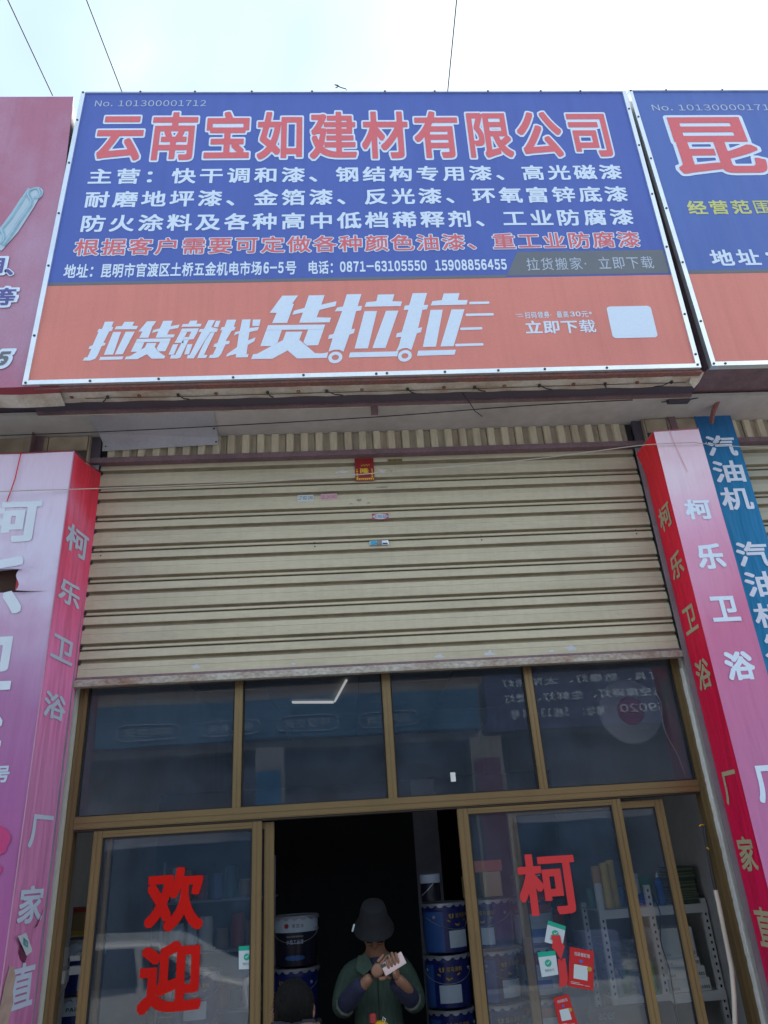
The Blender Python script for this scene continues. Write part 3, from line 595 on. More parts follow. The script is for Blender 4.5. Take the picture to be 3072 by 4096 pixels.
# left-hand neighbour: pink cloth sign with a door-handle picture
S3 = lambda u, v, lift=0.: (-6.3+u, SY-lift, SZ+v)
sg3 = empty('signboard', 'faded pink signboard with a pull handle picture, cut off by the left edge', 'signboard', (-2.1, SY, SZ))
add(MB().sheet([(-6.3, SY+.004, 4.56), (-1.985, SY+.004, 4.56), (-2.09, SY+.004, 7.142), (-6.3, SY+.004, 7.142)], (0, 1, 0), .006), 'cloth_panel', M_signpink, sg3)
add(quadS(MB(), .02, 4.19, .03, 2.56, SY+.012, -.13, S3), 'steel_box', M_darksteel, sg3)
# folded lower hem: dark red then white, drooping
mb = MB(); vv = []; n = 40
for i in range(n+1):
    x = -3.6+i*(1.72/n); d = .014*math.sin(i*.5)+.012*math.sin(i*.21+1)
    vv += [(x, SY+.004, 4.558), (x, SY+.045, 4.536+d*.3), (x, SY+.13+d, 4.50+d)]
f1 = [(3*i, 3*i+3, 3*i+4, 3*i+1) for i in range(n)]; f2 = [(3*i+1, 3*i+4, 3*i+5, 3*i+2) for i in range(n)]
add(MB().add(vv, [q for i in range(n) for q in ((3*i, 3*i+3, 3*i+4, 3*i+1),)]), 'red_hem', M_signred, sg3)
vv2 = [(x, y-.001, z-.001) for x, y, z in vv]
add(MB().add(vv2, f2), 'white_hem', M_whitecloth, sg3)
for ln, z, m, nm in ((.05, LL, M_letwhite, 'lettering_outline'), (0, .004, M_letblue, 'lettering')):
    mb = MB(); P = W(z-.0)
    one_char(mb, '明', -2.485+(-.02 if ln else 0), -2.335+(.012 if ln else 0), 5.435-(.01 if ln else 0), 5.565+(.01 if ln else 0), P, bold=.02, line=ln)
    one_char(mb, '、', -2.318, -2.268, 5.42, 5.47, P, bold=.02, line=ln)
    one_char(mb, '等', -2.385-(.012 if ln else 0), -2.225+(.012 if ln else 0), 5.175-(.01 if ln else 0), 5.315+(.01 if ln else 0), P, bold=.02, line=ln)
    add(mb, nm, m, sg3)
mb = MB(); latin_row(mb, '5', -2.285, -2.195, 4.70, 4.83, W(LL), bold=.06, line=.07, shear=.25); add(mb, 'lettering_outline', M_letwhite, sg3)
mb = MB(); latin_row(mb, '5', -2.276, -2.207, 4.714, 4.818, W(.004), bold=.05, shear=.25); add(mb, 'lettering', M_grey, sg3)
# printed pull handle: pale halo, steel body
def band(path, wd, lift):
    mb = MB(); q = [Vector((a, 0, b)) for a, b in path]; v = []
    for i, p in enumerate(q):
        d = (q[min(i+1, len(q)-1)]-q[max(0, i-1)]).normalized(); nn = Vector((-d.z, 0, d.x))*wd
        v += [(p.x+nn.x, SY-lift, p.z+nn.z), (p.x-nn.x, SY-lift, p.z-nn.z)]
    return mb.add(v, [(2*i, 2*i+1, 2*i+3, 2*i+2) for i in range(len(q)-1)])
hl = [(-2.44, 5.70), (-2.407, 5.801), (-2.358, 5.91), (-2.304, 6.086), (-2.272, 6.191)]
hr = [(-2.229, 6.1), (-2.203, 6.104), (-2.192, 6.147), (-2.211, 6.186), (-2.238, 6.191), (-2.268, 6.172), (-2.275, 6.143), (-2.26, 6.105), (-2.241, 6.076), (-2.243, 6.029), (-2.291, 5.899), (-2.331, 5.773), (-2.364, 5.671)]
hh = [(-2.43, 5.72), (-2.36, 5.82), (-2.31, 5.95), (-2.27, 6.08), (-2.235, 6.15)]
hl2 = [(-2.43, 5.835), (-2.405, 5.825), (-2.392, 5.80), (-2.375, 5.76), (-2.368, 5.72), (-2.378, 5.70), (-2.40, 5.69)]
add(band(hh, .052, .0010), 'picture_halo', M_halo, sg3)
add(band([(-2.39, 5.64), (-2.31, 5.80), (-2.24, 6.02), (-2.215, 6.12)], .022, .0012), 'picture_halo', M_halo, sg3)
pp_ = [(-2.225+.050*math.cos(t*math.pi/10), SY-.0011, 6.145+.062*math.sin(t*math.pi/10)) for t in range(20)]
add(MB().add(pp_, [tuple(range(20))]), 'picture_halo', M_halo, sg3)
for q, l_ in ((hl, .0030), (hl2, .0032), (hr, .0036)):
    add(band(q, .0125, l_), 'picture', M_steelblue, sg3)
    add(band([(a-.004, b+.002) for a, b in q], .0035, l_+.0006), 'picture_highlight', M_halo, sg3)

# ================================================================ under the sign
und = empty('sign_underframe', 'rusty angle steel and folded white cloth under the middle signboard', 'sign frame', (0, -.6, 4.55))
add(MB().box(-2.02, 2.05, -.642, -.60, 4.548, 4.563), 'rust_angle', M_steelrust, und)
vv = []; n = 60
for i in range(n+1):
    x = -1.98+i*(4.03/n); d = .004*math.sin(i*1.3)+random.uniform(-.002, .002)
    vv += [(x, -.604, 4.552+d), (x, -.555, 4.542+d), (x, -.495+d, 4.546)]
add(MB().add(vv, [(3*i+k, 3*i+3+k, 3*i+4+k, 3*i+1+k) for i in range(n) for k in (0, 1)]), 'folded_cloth', M_whitecloth, und)
add(MB().box(-2.1, 2.09, -.492, -.40, 4.556, 4.60), 'square_tube', M_darksteel, und)
add(MB().box(-2.1, 2.09, -.398, -.365, 4.545, 4.60), 'beam', M_plum, und)
add(MB().box(-2.1, 2.09, -.362, -.347, 4.548, 4.56), 'pale_strip', M_whitecloth, und)
ring = None
for i, x in enumerate([-1.83, -1.62, -1.43, -1.20, -.97, -.66, -.47, -.3, -.08, .2, .43, .62, .81, 1.03, 1.25, 1.45, 1.66, 1.88]):
    if i % 2 == 0:
        if ring is None:
            mb = MB(); v = []; f = []
            for a in range(12):
                for b in range(6):
                    t, q = 2*math.pi*a/12, 2*math.pi*b/6; rr = .009+.0035*math.cos(q); v.append((rr*math.cos(t), rr*math.sin(t), .0035*math.sin(q)))
            f = [(a*6+b, ((a+1) % 12)*6+b, ((a+1) % 12)*6+(b+1) % 6, a*6+(b+1) % 6) for a in range(12) for b in range(6)]
            ring = mb.add(v, f).build('grommet', M_rust); o = ring
        else: o = ring.copy(); C.objects.link(o)
        o.location = (x, -.56, 4.54); part_of(o, und)
    else:
        e = x+random.choice((-1, 1))*random.uniform(.03, .12)
        mb = MB().tube([(x, -.565, 4.542), (x+.004, -.56, 4.531), (x, -.552, 4.536)], .009, 6)
        mb.tube([(x, -.56, 4.538), ((x+e)/2, -.53, 4.530), (e, -.49, 4.55)], .0035, 5)
        add(mb, 'tie_wire', M_wire, und)
add(MB().tube([(-1.75, -.55, 4.538), (-1.2, -.548, 4.533), (-.4, -.545, 4.536), (.6, -.548, 4.533), (1.4, -.55, 4.537), (1.98, -.55, 4.535)], .002, 5), 'tie_wire', M_wire, und)
add(MB().tube([(.55, -.5, 4.54), (.60, -.45, 4.5), (.63, -.44, 4.44), (.67, -.45, 4.39)], .003, 5), 'tie_wire', M_wire, und)
add(MB().box(-.02, .025, -.36, -.33, 4.50, 4.548), 'stub', M_plum, und)

def bracket(pts, wdt, label, m=M_plum):
    mb = MB(); a, b = pts
    mb.box(a[0], a[0]+wdt, a[1]-.006, a[1], b, a[2]); mb.box(a[0], a[0]+.006, a[1]-.06, a[1]-.0065, b, a[2]-.001)
    o = mb.build('angle_bracket', m); return tag(o, label, 'bracket', 'angle irons fixed to the columns')
bracket([(-2.215, -.10, 4.558), 4.335], .055, 'dark angle iron on the tiles left of the middle bay')
b_ = MB().sheet([(2.02, -.1, 4.6), (2.075, -.1, 4.6), (2.09, -.1, 4.56), (2.095, -.1, 4.455), (2.05, -.1, 4.455), (2.045, -.1, 4.53)], (0, -1, 0), .008).build('angle_bracket', M_plum)
tag(b_, 'plum coloured angle iron on the column above the right pink box', 'bracket', 'angle irons fixed to the columns')
tag(MB().tube([(2.36, -.30, 4.63), (2.33, -.28, 4.58), (2.31, -.2, 4.52), (2.325, -.13, 4.49)], .016, 6).build('angle_bracket', M_steelrust), 'short rusty arm standing out over the blue banner', 'bracket', 'angle irons fixed to the columns')
cb = MB().box(1.95, 2.09, -.35, -.31, 4.53, 4.5595).build('cross_bar', M_darksteel)
tag(cb, 'dark steel cross piece under the gap between the two blue signs', 'steel bar')
tag(MB().sheet([(2.0, -.60, 4.565), (2.09, -.60, 4.58), (2.06, -.56, 4.53), (2.02, -.55, 4.49), (1.99, -.57, 4.52)], (.3, 1, .2), .004).build('torn_scrap', M_whitecloth), 'torn pale scrap of cloth at the corner between the two blue signs', 'cloth scrap')

# bent zinc sheet over the shutter's left end
mb = MB(); A = [(-1.80, -.33, 4.556), (-1.02, -.36, 4.556)]; B = [(-1.80, -.125, 4.552), (-1.035, -.15, 4.552)]; Cc = [(-1.79, -.062, 4.515), (-1.035, -.062, 4.53)]; D = [(-1.79, -.058, 4.455), (-1.035, -.058, 4.48)]
v = A+[(-1.86, -.2, 4.554), B[1], B[0], Cc[1], Cc[0], D[1], D[0]]
zs = MB().add([A[0], A[1], B[1], B[0], Cc[1], Cc[0], D[1], D[0]], [(0, 1, 2, 3), (3, 2, 4, 5), (5, 4, 6, 7)])
zs = zs.build('zinc_sheet', M_zinc); so_ = zs.modifiers.new('t', 'SOLIDIFY'); so_.thickness = .002
tag(zs, 'bent grey metal sheet covering the top left corner of the shutter', 'metal sheet')
for p in ((-1.77, -.06, 4.49), (-1.05, -.15, 4.548), (-1.05, -.06, 4.5)):
    o = MB().lathe([(.008, 0), (.004, -.005)], p, 8, 'y').build('rivet', M_screw); part_of(o, zs)

# ================================================================ roller shutters
def shutter(cx0, label, z_bottom, slat_m, corr_m, full=True):
    root = empty('roller_shutter', label, 'roller shutter', (cx0, 0, z_bottom))
    x0, x1 = -1.80, 1.786; pit = .2095; top = 4.387
    prof = [(.014, .003), (-.006, .004), (-.012, .010), (-.016, .050), (-.015, .054), (.004, .062), (.004, .066), (-.010, .080), (-.015, .108), (-.0165, .110), (-.0165, .1125), (-.015, .115), (-.016, .166), (-.0145, .170), (.004, .179), (.002, .183), (-.009, .190), (-.0105, .202), (-.006, .2045), (.014, .2055)]
    mb = MB(); v = []
    for x in (x0, x1):
        v += [(x, y, -z) for y, z in prof]+[(x, .012, -.2085), (x, .012, 0)]
    k = len(prof)+2
    f = [(i, i+1, i+1+k, i+k) for i in range(k-1)]+[(k-1, 0, k, 2*k-1), tuple(range(k)), tuple(range(2*k-1, k-1, -1))]
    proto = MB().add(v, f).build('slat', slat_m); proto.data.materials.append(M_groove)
    for p_ in proto.data.polygons:                     # shade of the inner folds painted as a darker brown
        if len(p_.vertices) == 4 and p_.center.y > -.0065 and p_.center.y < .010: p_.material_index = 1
    z = top; i = 0
    while z > z_bottom+.02:
        o = proto if i == 0 else proto.copy()
        if i: C.objects.link(o)
        o.location = (cx0+random.uniform(-.002, .002), random.uniform(-.0012, .0012), z); part_of(o, root)
        for sx, q in ((-1, .064), (-1, .18), (1, .17)):
            xx = cx0+sx*1.80
            add(MB().box(*((xx-.001, xx+.012) if sx < 0 else (xx-.005, xx+.001)), -.0175, .002, z-q-.022, z-q), 'end_clip', M_blackhole, root)
        z -= pit; i += 1
    add(MB().box(cx0+x0-.012, cx0+x1+.006, -.035, .012, z_bottom-.044, z_bottom-.004, bev=.003), 'bottom_rail', M_rustrail, root)
    add(MB().box(cx0+x0, cx0+x1, -.024, .01, z_bottom-.004, z_bottom+.012), 'rail_lip', M_plum, root)
    for sx in (-1, 1):
        a, b = (cx0+1.788, cx0+1.856) if sx > 0 else (cx0-1.856, cx0-1.805)
        mb = MB().box(a, b, -.045, -.038, .0, 4.36).box(*((b-.006, b) if sx > 0 else (a, a+.006)), -.037, .02, .0, 4.36)
        add(mb, 'guide_rail', M_rail, root)
        add(MB().box(*((cx0+1.80, cx0+1.862) if sx > 0 else (cx0-1.862, cx0-1.80)), -.065, -.046, 4.37, 4.565), 'housing_post', M_darksteel, root)
    add(MB().box(cx0-1.862, cx0+1.862, -.068, .012, 4.366, 4.402), 'housing_beam', M_plum, root)
    # vertical ribbed cover, in panels of two ribs
    pw = .196; n = 18; proto = None
    pr = [(0, .008), (.004, .006), (.007, -.0095), (.028, -.0100), (.049, -.0095), (.055, .008), (.080, .008), (.098, .008), (.104, -.0095), (.125, -.0100), (.147, -.0095), (.153, .008), (.190, .008), (.1945, .011)]
    for i in range(n):
        if proto is None:
            v = [(x, y, z) for z in (4.404, 4.558) for x, y in pr]; kk = len(pr)
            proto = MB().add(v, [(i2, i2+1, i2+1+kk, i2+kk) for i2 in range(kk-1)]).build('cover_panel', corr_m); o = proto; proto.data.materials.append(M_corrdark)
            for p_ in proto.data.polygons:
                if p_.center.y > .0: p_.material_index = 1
            md = None
        else: o = proto.copy(); C.objects.link(o)
        o.location = (cx0-1.785+i*pw+.02, -.035+random.uniform(-.001, .001), 0); part_of(o, root)
    add(MB().box(cx0-1.80, cx0+1.80, -.022, -.012, 4.403, 4.56), 'cover_back', M_blackhole, root)
    return root
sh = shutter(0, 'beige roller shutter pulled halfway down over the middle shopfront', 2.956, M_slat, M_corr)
sh2 = shutter(4.17, 'pale shutter of the next shop, behind the blue banner at the right edge', 1.2, M_slat2, M_corr)
# chipped paint near the bottom edge
pt = mat('bare primer', (.50, .53, .60), .6)
for cx_, cz_, sz_ in ((-1.12, 3.0, .035), (.32, 2.985, .05), (.62, 2.99, .05), (1.0, 2.985, .03), (1.12, 3.0, .045), (-.55, 2.99, .02)):
    random.seed(int(cx_*100)); p = []
    for k in range(9):
        t = 2*math.pi*k/9; r_ = sz_*random.uniform(.55, 1)*(.6 if k % 2 else 1); p.append((cx_+r_*math.cos(t), -.0150, max(2.984, cz_+.62*r_*math.sin(t))))
    add(MB().add(p, geometry.tessellate_polygon([[Vector(q) for q in p]])), 'paint_chip', pt, sh)
# rubbed marks and torn sticker remains
rem = mat('sticker remains', (.30, .28, .235), .8, dirt=.6, dscale=40, dark=(.12, .10, .09)); rem2 = mat('white sticker remains', (.60, .60, .60), .8, dirt=.7, dscale=40, dark=(.3, .28, .25))
def scrap(cx_, cz_, w_, h_, m, seed, y=-.0158):
    random.seed(seed); p = []
    for k in range(14):
        t = 2*math.pi*k/14; q = random.uniform(.6, 1.05); p.append((cx_+w_*q*math.cos(t), y, cz_+h_*q*math.sin(t)))
    add(MB().add(p, geometry.tessellate_polygon([[Vector(q) for q in p]])), 'sticker_remains', m, sh)
for a in ((-.115, 4.05, .022, .012, rem, 1), (-.165, 4.02, .02, .011, rem, 2), (-.055, 4.022, .019, .012, rem, 3), (.05, 4.14, .05, .008, rem, 4), (-.22, 4.262, .05, .012, rem2, 5), (.045, 4.262, .035, .013, rem2, 6), (.11, 4.255, .014, .01, rem, 7), (.14, 4.255, .008, .008, rem, 8)):
    scrap(*a)
for p in ((-.41, 3.76), (-.41, 3.735), (.66, 3.76), (.66, 3.735), (1.68, 3.76), (1.68, 3.735), (-1.74, 3.76), (-1.74, 3.73)):
    o = MB().lathe([(.005, 0), (.003, -.004)], (p[0], -.0145, p[1]), 8, 'y').build('rivet', M_screw); part_of(o, sh)
# stickers
def sticker(name, label, x0, x1, z0, z1, y, m, cat='sticker', group=None, t=.0012):
    root = empty(name, label, cat, ((x0+x1)/2, y, z0), group)
    add(MB().box(x0, x1, y-t, y, z0, z1), 'backing', m, root); return root
M_ink = mat('black ink', (.03, .03, .04), .6); M_pinkink = mat('pink ink', (.45, .12, .2), .6); M_maroon = mat('maroon foil', (.28, .02, .02), .3, .2); M_foil = mat('gold foil', (.95, .62, .06), .25, .6)
Y = lambda y: (lambda a, b: (a, y, b))
t = sticker('lucky_paper', 'red and gold foil good-luck paper hanging at the top of the shutter', -.132, -.005, 4.19, 4.36, -.0185, M_maroon, 'paper charm')
mb = MB(); one_char(mb, '隆', -.098, -.04, 4.245, 4.285, Y(-.0205), bold=.02); add(mb, 'lettering', M_foil, t)
mb = MB()
for i in range(9): mb.box(-.124+i*.0135, -.117+i*.0135, -.0205, -.0199, 4.197, 4.203)
for i in range(5): mb.box(-.124, -.113, -.0205, -.0199, 4.215+i*.014, 4.222+i*.014); mb.box(-.024, -.013, -.0205, -.0199, 4.215+i*.014, 4.222+i*.014)
mb.box(-.126, -.011, -.0203, -.0199, 4.206, 4.209)
for i in range(6): mb.box(-.09+.01*i, -.083+.01*i, -.0205, -.0199, 4.30+.006*(i % 2), 4.307+.006*(i % 2))
o = add(mb, 'gold_border', M_foil, t); o['kind'] = 'stuff'
t = sticker('sticker', 'black on white phone number sticker, left of the two on the shutter', -.515, -.412, 4.057, 4.10, -.0162, M_card, group='phone number stickers on the shutter')
mb = latin_row(MB(), '137 5910 2340', -.510, -.417, 4.067, 4.094, Y(-.0182), bold=.02, n=60); add(mb, 'lettering', M_ink, t)
t = sticker('sticker', 'pink phone number sticker on the shutter, beside the black and white one', -.364, -.258, 4.06, 4.103, -.0162, mat('pink paper', (.55, .38, .42), .6), group='phone number stickers on the shutter')
mb = latin_row(MB(), '182 1343 9433', -.36, -.262, 4.068, 4.096, Y(-.0182), bold=.02, n=60); add(mb, 'lettering', M_pinkink, t)
t = sticker('sticker', 'red bordered oval sticker with blue phone number on the shutter', -.036, .07, 3.905, 3.947, -.0162, mat('crimson paper', (.4, .05, .09), .6), group='phone number stickers on the shutter')
p = [(.017+.05*math.cos(k*math.pi/10), -.0180, 3.926+.019*math.sin(k*math.pi/10)) for k in range(20)]
add(MB().add(p, [tuple(range(20))]), 'oval', M_card, t)
mb = latin_row(MB(), '135 2925 8182', -.030, .064, 3.915, 3.937, Y(-.0190), bold=.02, n=60); add(mb, 'lettering', M_letblue, t)
t = sticker('sticker', 'yellow phone number sticker just under the shutter housing', .09, .19, 4.325, 4.35, -.0152, mat('old yellow paper', (.22, .18, .05), .6), group='phone number stickers on the shutter')
mb = latin_row(MB(), '182 1380 1484', .095, .185, 4.331, 4.346, Y(-.0172), bold=.02, n=60); add(mb, 'lettering', M_ink, t)
lk = empty('shutter_lock', 'chrome and blue lock plate in the middle of the shutter', 'lock', (0, -.02, 3.72))
add(MB().box(-.062, .058, -.024, -.0155, 3.722, 3.756, bev=.003), 'plate', mat('chrome', (.6, .62, .65), .2, .9), lk)
add(MB().box(-.058, -.018, -.0255, -.0245, 3.726, 3.752), 'blue_badge', mat('badge blue', (.02, .35, .55), .3), lk)
add(MB().lathe([(.018, 0), (.018, -.006), (.012, -.009)], (.0, -.0245, 3.738), 18, 'y'), 'keyhole_cap', M_rail, lk)
add(MB().box(.02, .053, -.0255, -.0245, 3.728, 3.737), 'dark_badge', M_ink, lk)
# ================================================================ glazed shopfront frame (y .07 - .13)
fr = empty('shopfront_frame', 'bronze aluminium shopfront frame with four fanlight panes above the doors', 'window frame', (0, .1, 0))
def profile(name, x0, x1, y0, y1, z0, z1, parent, vert=True, m=M_gold):
    """extruded bar with two shallow ribs along it"""
    mb = MB().box(x0, x1, y0, y1, z0, z1)
    if vert:
        w_ = x1-x0; mb.box(x0+.12*w_, x0+.42*w_, y0-.003, y0-.0001, z0, z1).box(x0+.58*w_, x0+.90*w_, y0-.003, y0-.0001, z0, z1)
    else:
        h_ = z1-z0; mb.box(x0, x1, y0-.004, y0-.0001, z0+.50*h_, z0+.92*h_).box(x0, x1, y0-.002, y0-.0001, z0+.08*h_, z0+.38*h_)
    return add(mb, name, m, parent)
profile('jamb_bar', -1.80, -1.752, .07, .135, 0, 2.96, fr)
profile('jamb_bar', 1.752, 1.797, .07, .135, 0, 2.96, fr)
profile('transom', -1.751, 1.751, .066, .135, 2.158, 2.222, fr, vert=False)
profile('head_bar', -1.751, 1.751, .07, .135, 2.93, 2.97, fr, vert=False)
for a, b in ((-.902, -.855), (-.032, .018), (.831, .879)):
    profile('mullion', a, b, .072, .13, 2.2225, 2.9295, fr)
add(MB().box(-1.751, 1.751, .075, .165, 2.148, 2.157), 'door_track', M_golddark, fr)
for a, b in ((-1.75, -.904), (-.853, -.034), (.02, .829), (.881, 1.75)):
    add(MB().box(a, b, .098, .103, 2.224, 2.928), 'pane', M_glass, fr)
    add(MB().box(a, b, .085, .097, 2.2235, 2.229).box(a, a+.006, .085, .097, 2.2295, 2.928).box(b-.006, b, .085, .097, 2.2295, 2.928), 'gasket', M_gasket, fr)

def door(label, x0, x1, y0, sl, sr, ztop, zin):
    root = empty('sliding_door', label, 'sliding door', ((x0+x1)/2, y0, .01), 'sliding glass doors of the shop')
    y1 = y0+.03
    profile('stile', x0, x0+sl, y0, y1, .02, ztop, root); profile('stile', x1-sr, x1, y0, y1, .02, ztop, root)
    profile('top_rail', x0+sl+.0005, x1-sr-.0005, y0+.001, y1, zin, ztop, root, vert=False)
    profile('bottom_rail', x0+sl+.0005, x1-sr-.0005, y0+.001, y1, .02, .12, root, vert=False)
    profile('middle_rail', x0+sl+.0005, x1-sr-.0005, y0+.001, y1, .80, .84, root, vert=False)
    add(MB().box(x0+sl, x1-sr, y0+.013, y0+.018, .841, zin), 'pane', M_glass, root)
    add(MB().box(x0+sl, x1-sr, y0+.014, y0+.019, .121, .799), 'pane', M_glass, root)
    a, b = x0+sl, x1-sr
    add(MB().box(a, a+.007, y0+.004, y0+.0125, .841, zin-.0005).box(b-.007, b, y0+.004, y0+.0125, .841, zin-.0005).box(a+.0071, b-.0071, y0+.004, y0+.0125, zin-.008, zin-.0005), 'gasket', M_gasket, root)
    return root
door('front left sliding glass door with the two red welcome characters', -1.645, -.737, .082, .050, .052, 2.146, 2.112)
door('rear left sliding door, mostly hidden, its edge post beside the opening', -1.60, -.675, .125, .045, .052, 2.140, 2.108)
door('front right sliding glass door with the faded red character and payment cards', .348, 1.285, .082, .060, .055, 2.146, 2.116)
door('rear right sliding glass door in front of the white rack', .640, 1.545, .125, .046, .052, 2.132, 2.096)

# ---------------------------------------------------------------- characters and cards on the glass
GY = .0935
def vinyl(ch, a0, a1, b0, b1, m, label, bold=.030):
    mb = one_char(MB(), ch, a0, a1, b0, b1, lambda a, b: (a, GY, b), bold=bold, n=120)
    o = mb.build('adhesive_letter', m); sd_ = o.modifiers.new('t', 'SOLIDIFY'); sd_.thickness = .003; sd_.offset = 0
    return tag(o, label, 'letter', 'red characters stuck on the doors')
vinyl('欢', -1.345, -1.042, 1.642, 1.942, M_red, 'big red character 欢 on the left door, the upper one')
vinyl('迎', -1.352, -1.036, 1.284, 1.596, M_red, 'big red character 迎 on the left door, the lower one')
vinyl('柯', .643, .968, 1.592, 1.892, M_red2, 'faded red character 柯 on the right door', bold=.028)
o = MB().sheet([(.785, GY, 1.499), (.834, GY, 1.496), (.836, GY, 1.462), (.850, GY, 1.445), (.838, GY, 1.42), (.826, GY, 1.398), (.824, GY, 1.375), (.812, GY, 1.398), (.798, GY, 1.425), (.780, GY, 1.441), (.79, GY, 1.468)], (0, -1, 0), .003).build('adhesive_letter', M_red2)
tag(o, 'leftover red brush-shaped scrap of a character between the green cards', 'letter', 'red characters stuck on the doors')
o = MB().sheet([(.803, GY, 1.389), (.844, GY, 1.389), (.843, GY, 1.302), (.834, GY, 1.272), (.79, GY, 1.262), (.797, GY, 1.29), (.80, GY, 1.32)], (0, -1, 0), .003).build('adhesive_letter', M_red2)
tag(o, 'lower leftover red stroke of a character beside the red poster', 'letter', 'red characters stuck on the doors')
o = MB().box(.70, .82, .150, .152, 1.66, 1.78).build('red_paper', M_poster)
tag(o, 'small dark red paper behind the glass under the character 柯', 'paper')
def frame_of(q, y):
    """a bilinear frame over the quad q (tl, tr, br, bl) at depth y"""
    tl, tr_, br, bl = [Vector((p[0], y, p[1])) for p in q]
    return lambda a, b: tuple((bl*(1-a)+br*a)*(1-b)+(tl*(1-a)+tr_*a)*b)
def paycard(q, label, y=.0925):
    root = empty('payment_card', label, 'card', (q[3][0], y, q[3][1]), 'payment cards on the glass')
    F = frame_of(q, y); F2 = frame_of(q, y-.0012); F3 = frame_of(q, y-.002)
    add(MB().sheet([F(0, 0), F(1, 0), F(1, .80), F(0, .80)], (0, 1, 0), .001), 'card_face', M_card, root)
    add(MB().sheet([F(0, .8), F(1, .8), F(1, 1), F(0, 1)], (0, 1, 0), .001), 'green_band', M_green, root)
    p = [F2(.5+.19*math.cos(t*math.pi/10), .52+.15*math.sin(t*math.pi/10)) for t in range(20)]
    add(MB().add(p, [tuple(range(20))]), 'green_disc', M_green, root)
    add(MB().add([F3(.40, .53), F3(.47, .46), F3(.62, .58), F3(.60, .61), F3(.47, .51), F3(.42, .56)], [(0, 1, 4, 5), (1, 2, 3, 4)]), 'tick', M_card, root)
    add(text_row(MB(), '微信支付', .26, .78, .17, .29, F2, bold=.0, n=60), 'lettering', M_grey, root)
    return root
paycard([(.781, 1.568), (.872, 1.534), (.838, 1.442), (.747, 1.470)], 'green topped payment card, tilted, the upper one on the right door', y=.0945)
paycard([(.702, 1.425), (.797, 1.428), (.797, 1.320), (.708, 1.314)], 'green topped payment card on the right door, just left of the red poster', y=.0945)
paycard([(-.852, 1.552), (-.770, 1.551), (-.768, 1.446), (-.849, 1.449)], 'green topped payment card at the right edge of the left door')
def redposter(q, label, y=.0925):
    root = empty('poster', label, 'poster', (q[3][0], y, q[3][1]), 'red posters on the right door')
    F = frame_of(q, y); F2 = frame_of(q, y-.0012); F3 = frame_of(q, y-.002)
    add(MB().sheet([F(0, 0), F(1, 0), F(1, 1), F(0, 1)], (0, 1, 0), .001), 'sheet', M_poster, root)
    add(text_row(MB(), '扫码领红包', .2, .84, .80, .90, F2, bold=.01, n=70), 'lettering', M_card, root)
    add(MB().add([F2(.2, .22), F2(.76, .22), F2(.76, .58), F2(.2, .58)], [(0, 1, 2, 3)]), 'white_square', M_card, root)
    add(MB().add([F2(.48+.07*math.cos(t*math.pi/8), .68+.045*math.sin(t*math.pi/8)) for t in range(16)], [tuple(range(16))]), 'blue_dot', M_blueplastic, root)
    add(MB().add([F3(.83+.1*math.cos(t*math.pi/8), .52+.06*math.sin(t*math.pi/8)) for t in range(16)], [tuple(range(16))]), 'yellow_dot', M_goldprint, root)
    mb = MB()
    for a, b, c in ((.1, .45, .12), (.1, .6, .085), (.66, .86, .08)): mb.add([F2(a, c), F2(b, c), F2(b, c+.012), F2(a, c+.012)], [(0, 1, 2, 3)])
    add(mb, 'small_print', M_card, root)['kind'] = 'stuff'
    return root
redposter([(.877, 1.440), (1.000, 1.412), (.966, 1.238), (.838, 1.266)], 'large red poster with a white square, on the right door beside the rack')
redposter([(.753, 1.219), (.833, 1.232), (.862, 1.095), (.765, 1.088)], 'smaller red poster lower down on the right door')
o = MB().box(.331, .360, .094, .0965, 2.292, 2.342).build('paper_tag', mat('bright tag', (.7, .72, .74), .5)); tag(o, 'small white tag stuck on the third fanlight pane', 'tag')

# ================================================================ pink printed boxes round the columns, blue banner
M_pL = ramp_mat('left box front print', [(0, (.34, .09, .26)), (.30, (.34, .12, .31)), (.44, (.36, .16, .34)), (.62, (.56, .50, .68)), (.80, (.60, .56, .72)), (1, (.62, .48, .62))], 2, 1.1, 4.1, hshift=.15, blotch=((.42, .12, .28), .5, 2.0))
M_pLs = ramp_mat('left box side print', [(0, (.46, .15, .32)), (.35, (.56, .22, .42)), (.55, (.72, .20, .42)), (.72, (.74, .12, .25)), (.88, (.74, .05, .10)), (1, (.66, .035, .06))], 2, 1.3, 4.3, blotch=((.74, .38, .62), .5, 1.6))
M_pR = ramp_mat('right box front print', [(0, (.50, .18, .38)), (.30, (.50, .18, .36)), (.55, (.58, .18, .33)), (.75, (.68, .36, .54)), (.9, (.74, .60, .72)), (1, (.76, .64, .74))], 2, .42, 3.37, hshift=-.5, blotch=((.62, .18, .34), .4, 1.6))
M_pRs = ramp_mat('right box side print', [(0, (.58, .006, .075)), (.5, (.66, .008, .05)), (.8, (.74, .018, .045)), (1, (.76, .035, .045))], 2, 1.2, 4.3)
M_pB = ramp_mat('blue banner print', [(0, (.01, .20, .42)), (.75, (.015, .19, .42)), (1, (.03, .10, .27))], 2, 2.6, 4.7)
def cloth(pts_fn, nu, nv, name, m, parent, t=.004):
    v = [pts_fn(i/nu, j/nv) for j in range(nv+1) for i in range(nu+1)]
    f = [(j*(nu+1)+i, j*(nu+1)+i+1, (j+1)*(nu+1)+i+1, (j+1)*(nu+1)+i) for j in range(nv) for i in range(nu)]
    o = add(MB().add(v, f), name, m, parent, smooth=True); return o
bL = empty('printed_box', 'wide pink printed cloth box round the column at the left edge, torn', 'sign box', (-1.85, -.36, 0), 'pink cloth boxes round the columns')
def wob(a, b, s=1.): return .0014*s*math.sin(a*5+b*2.3)+.0009*s*math.sin(b*9+a)
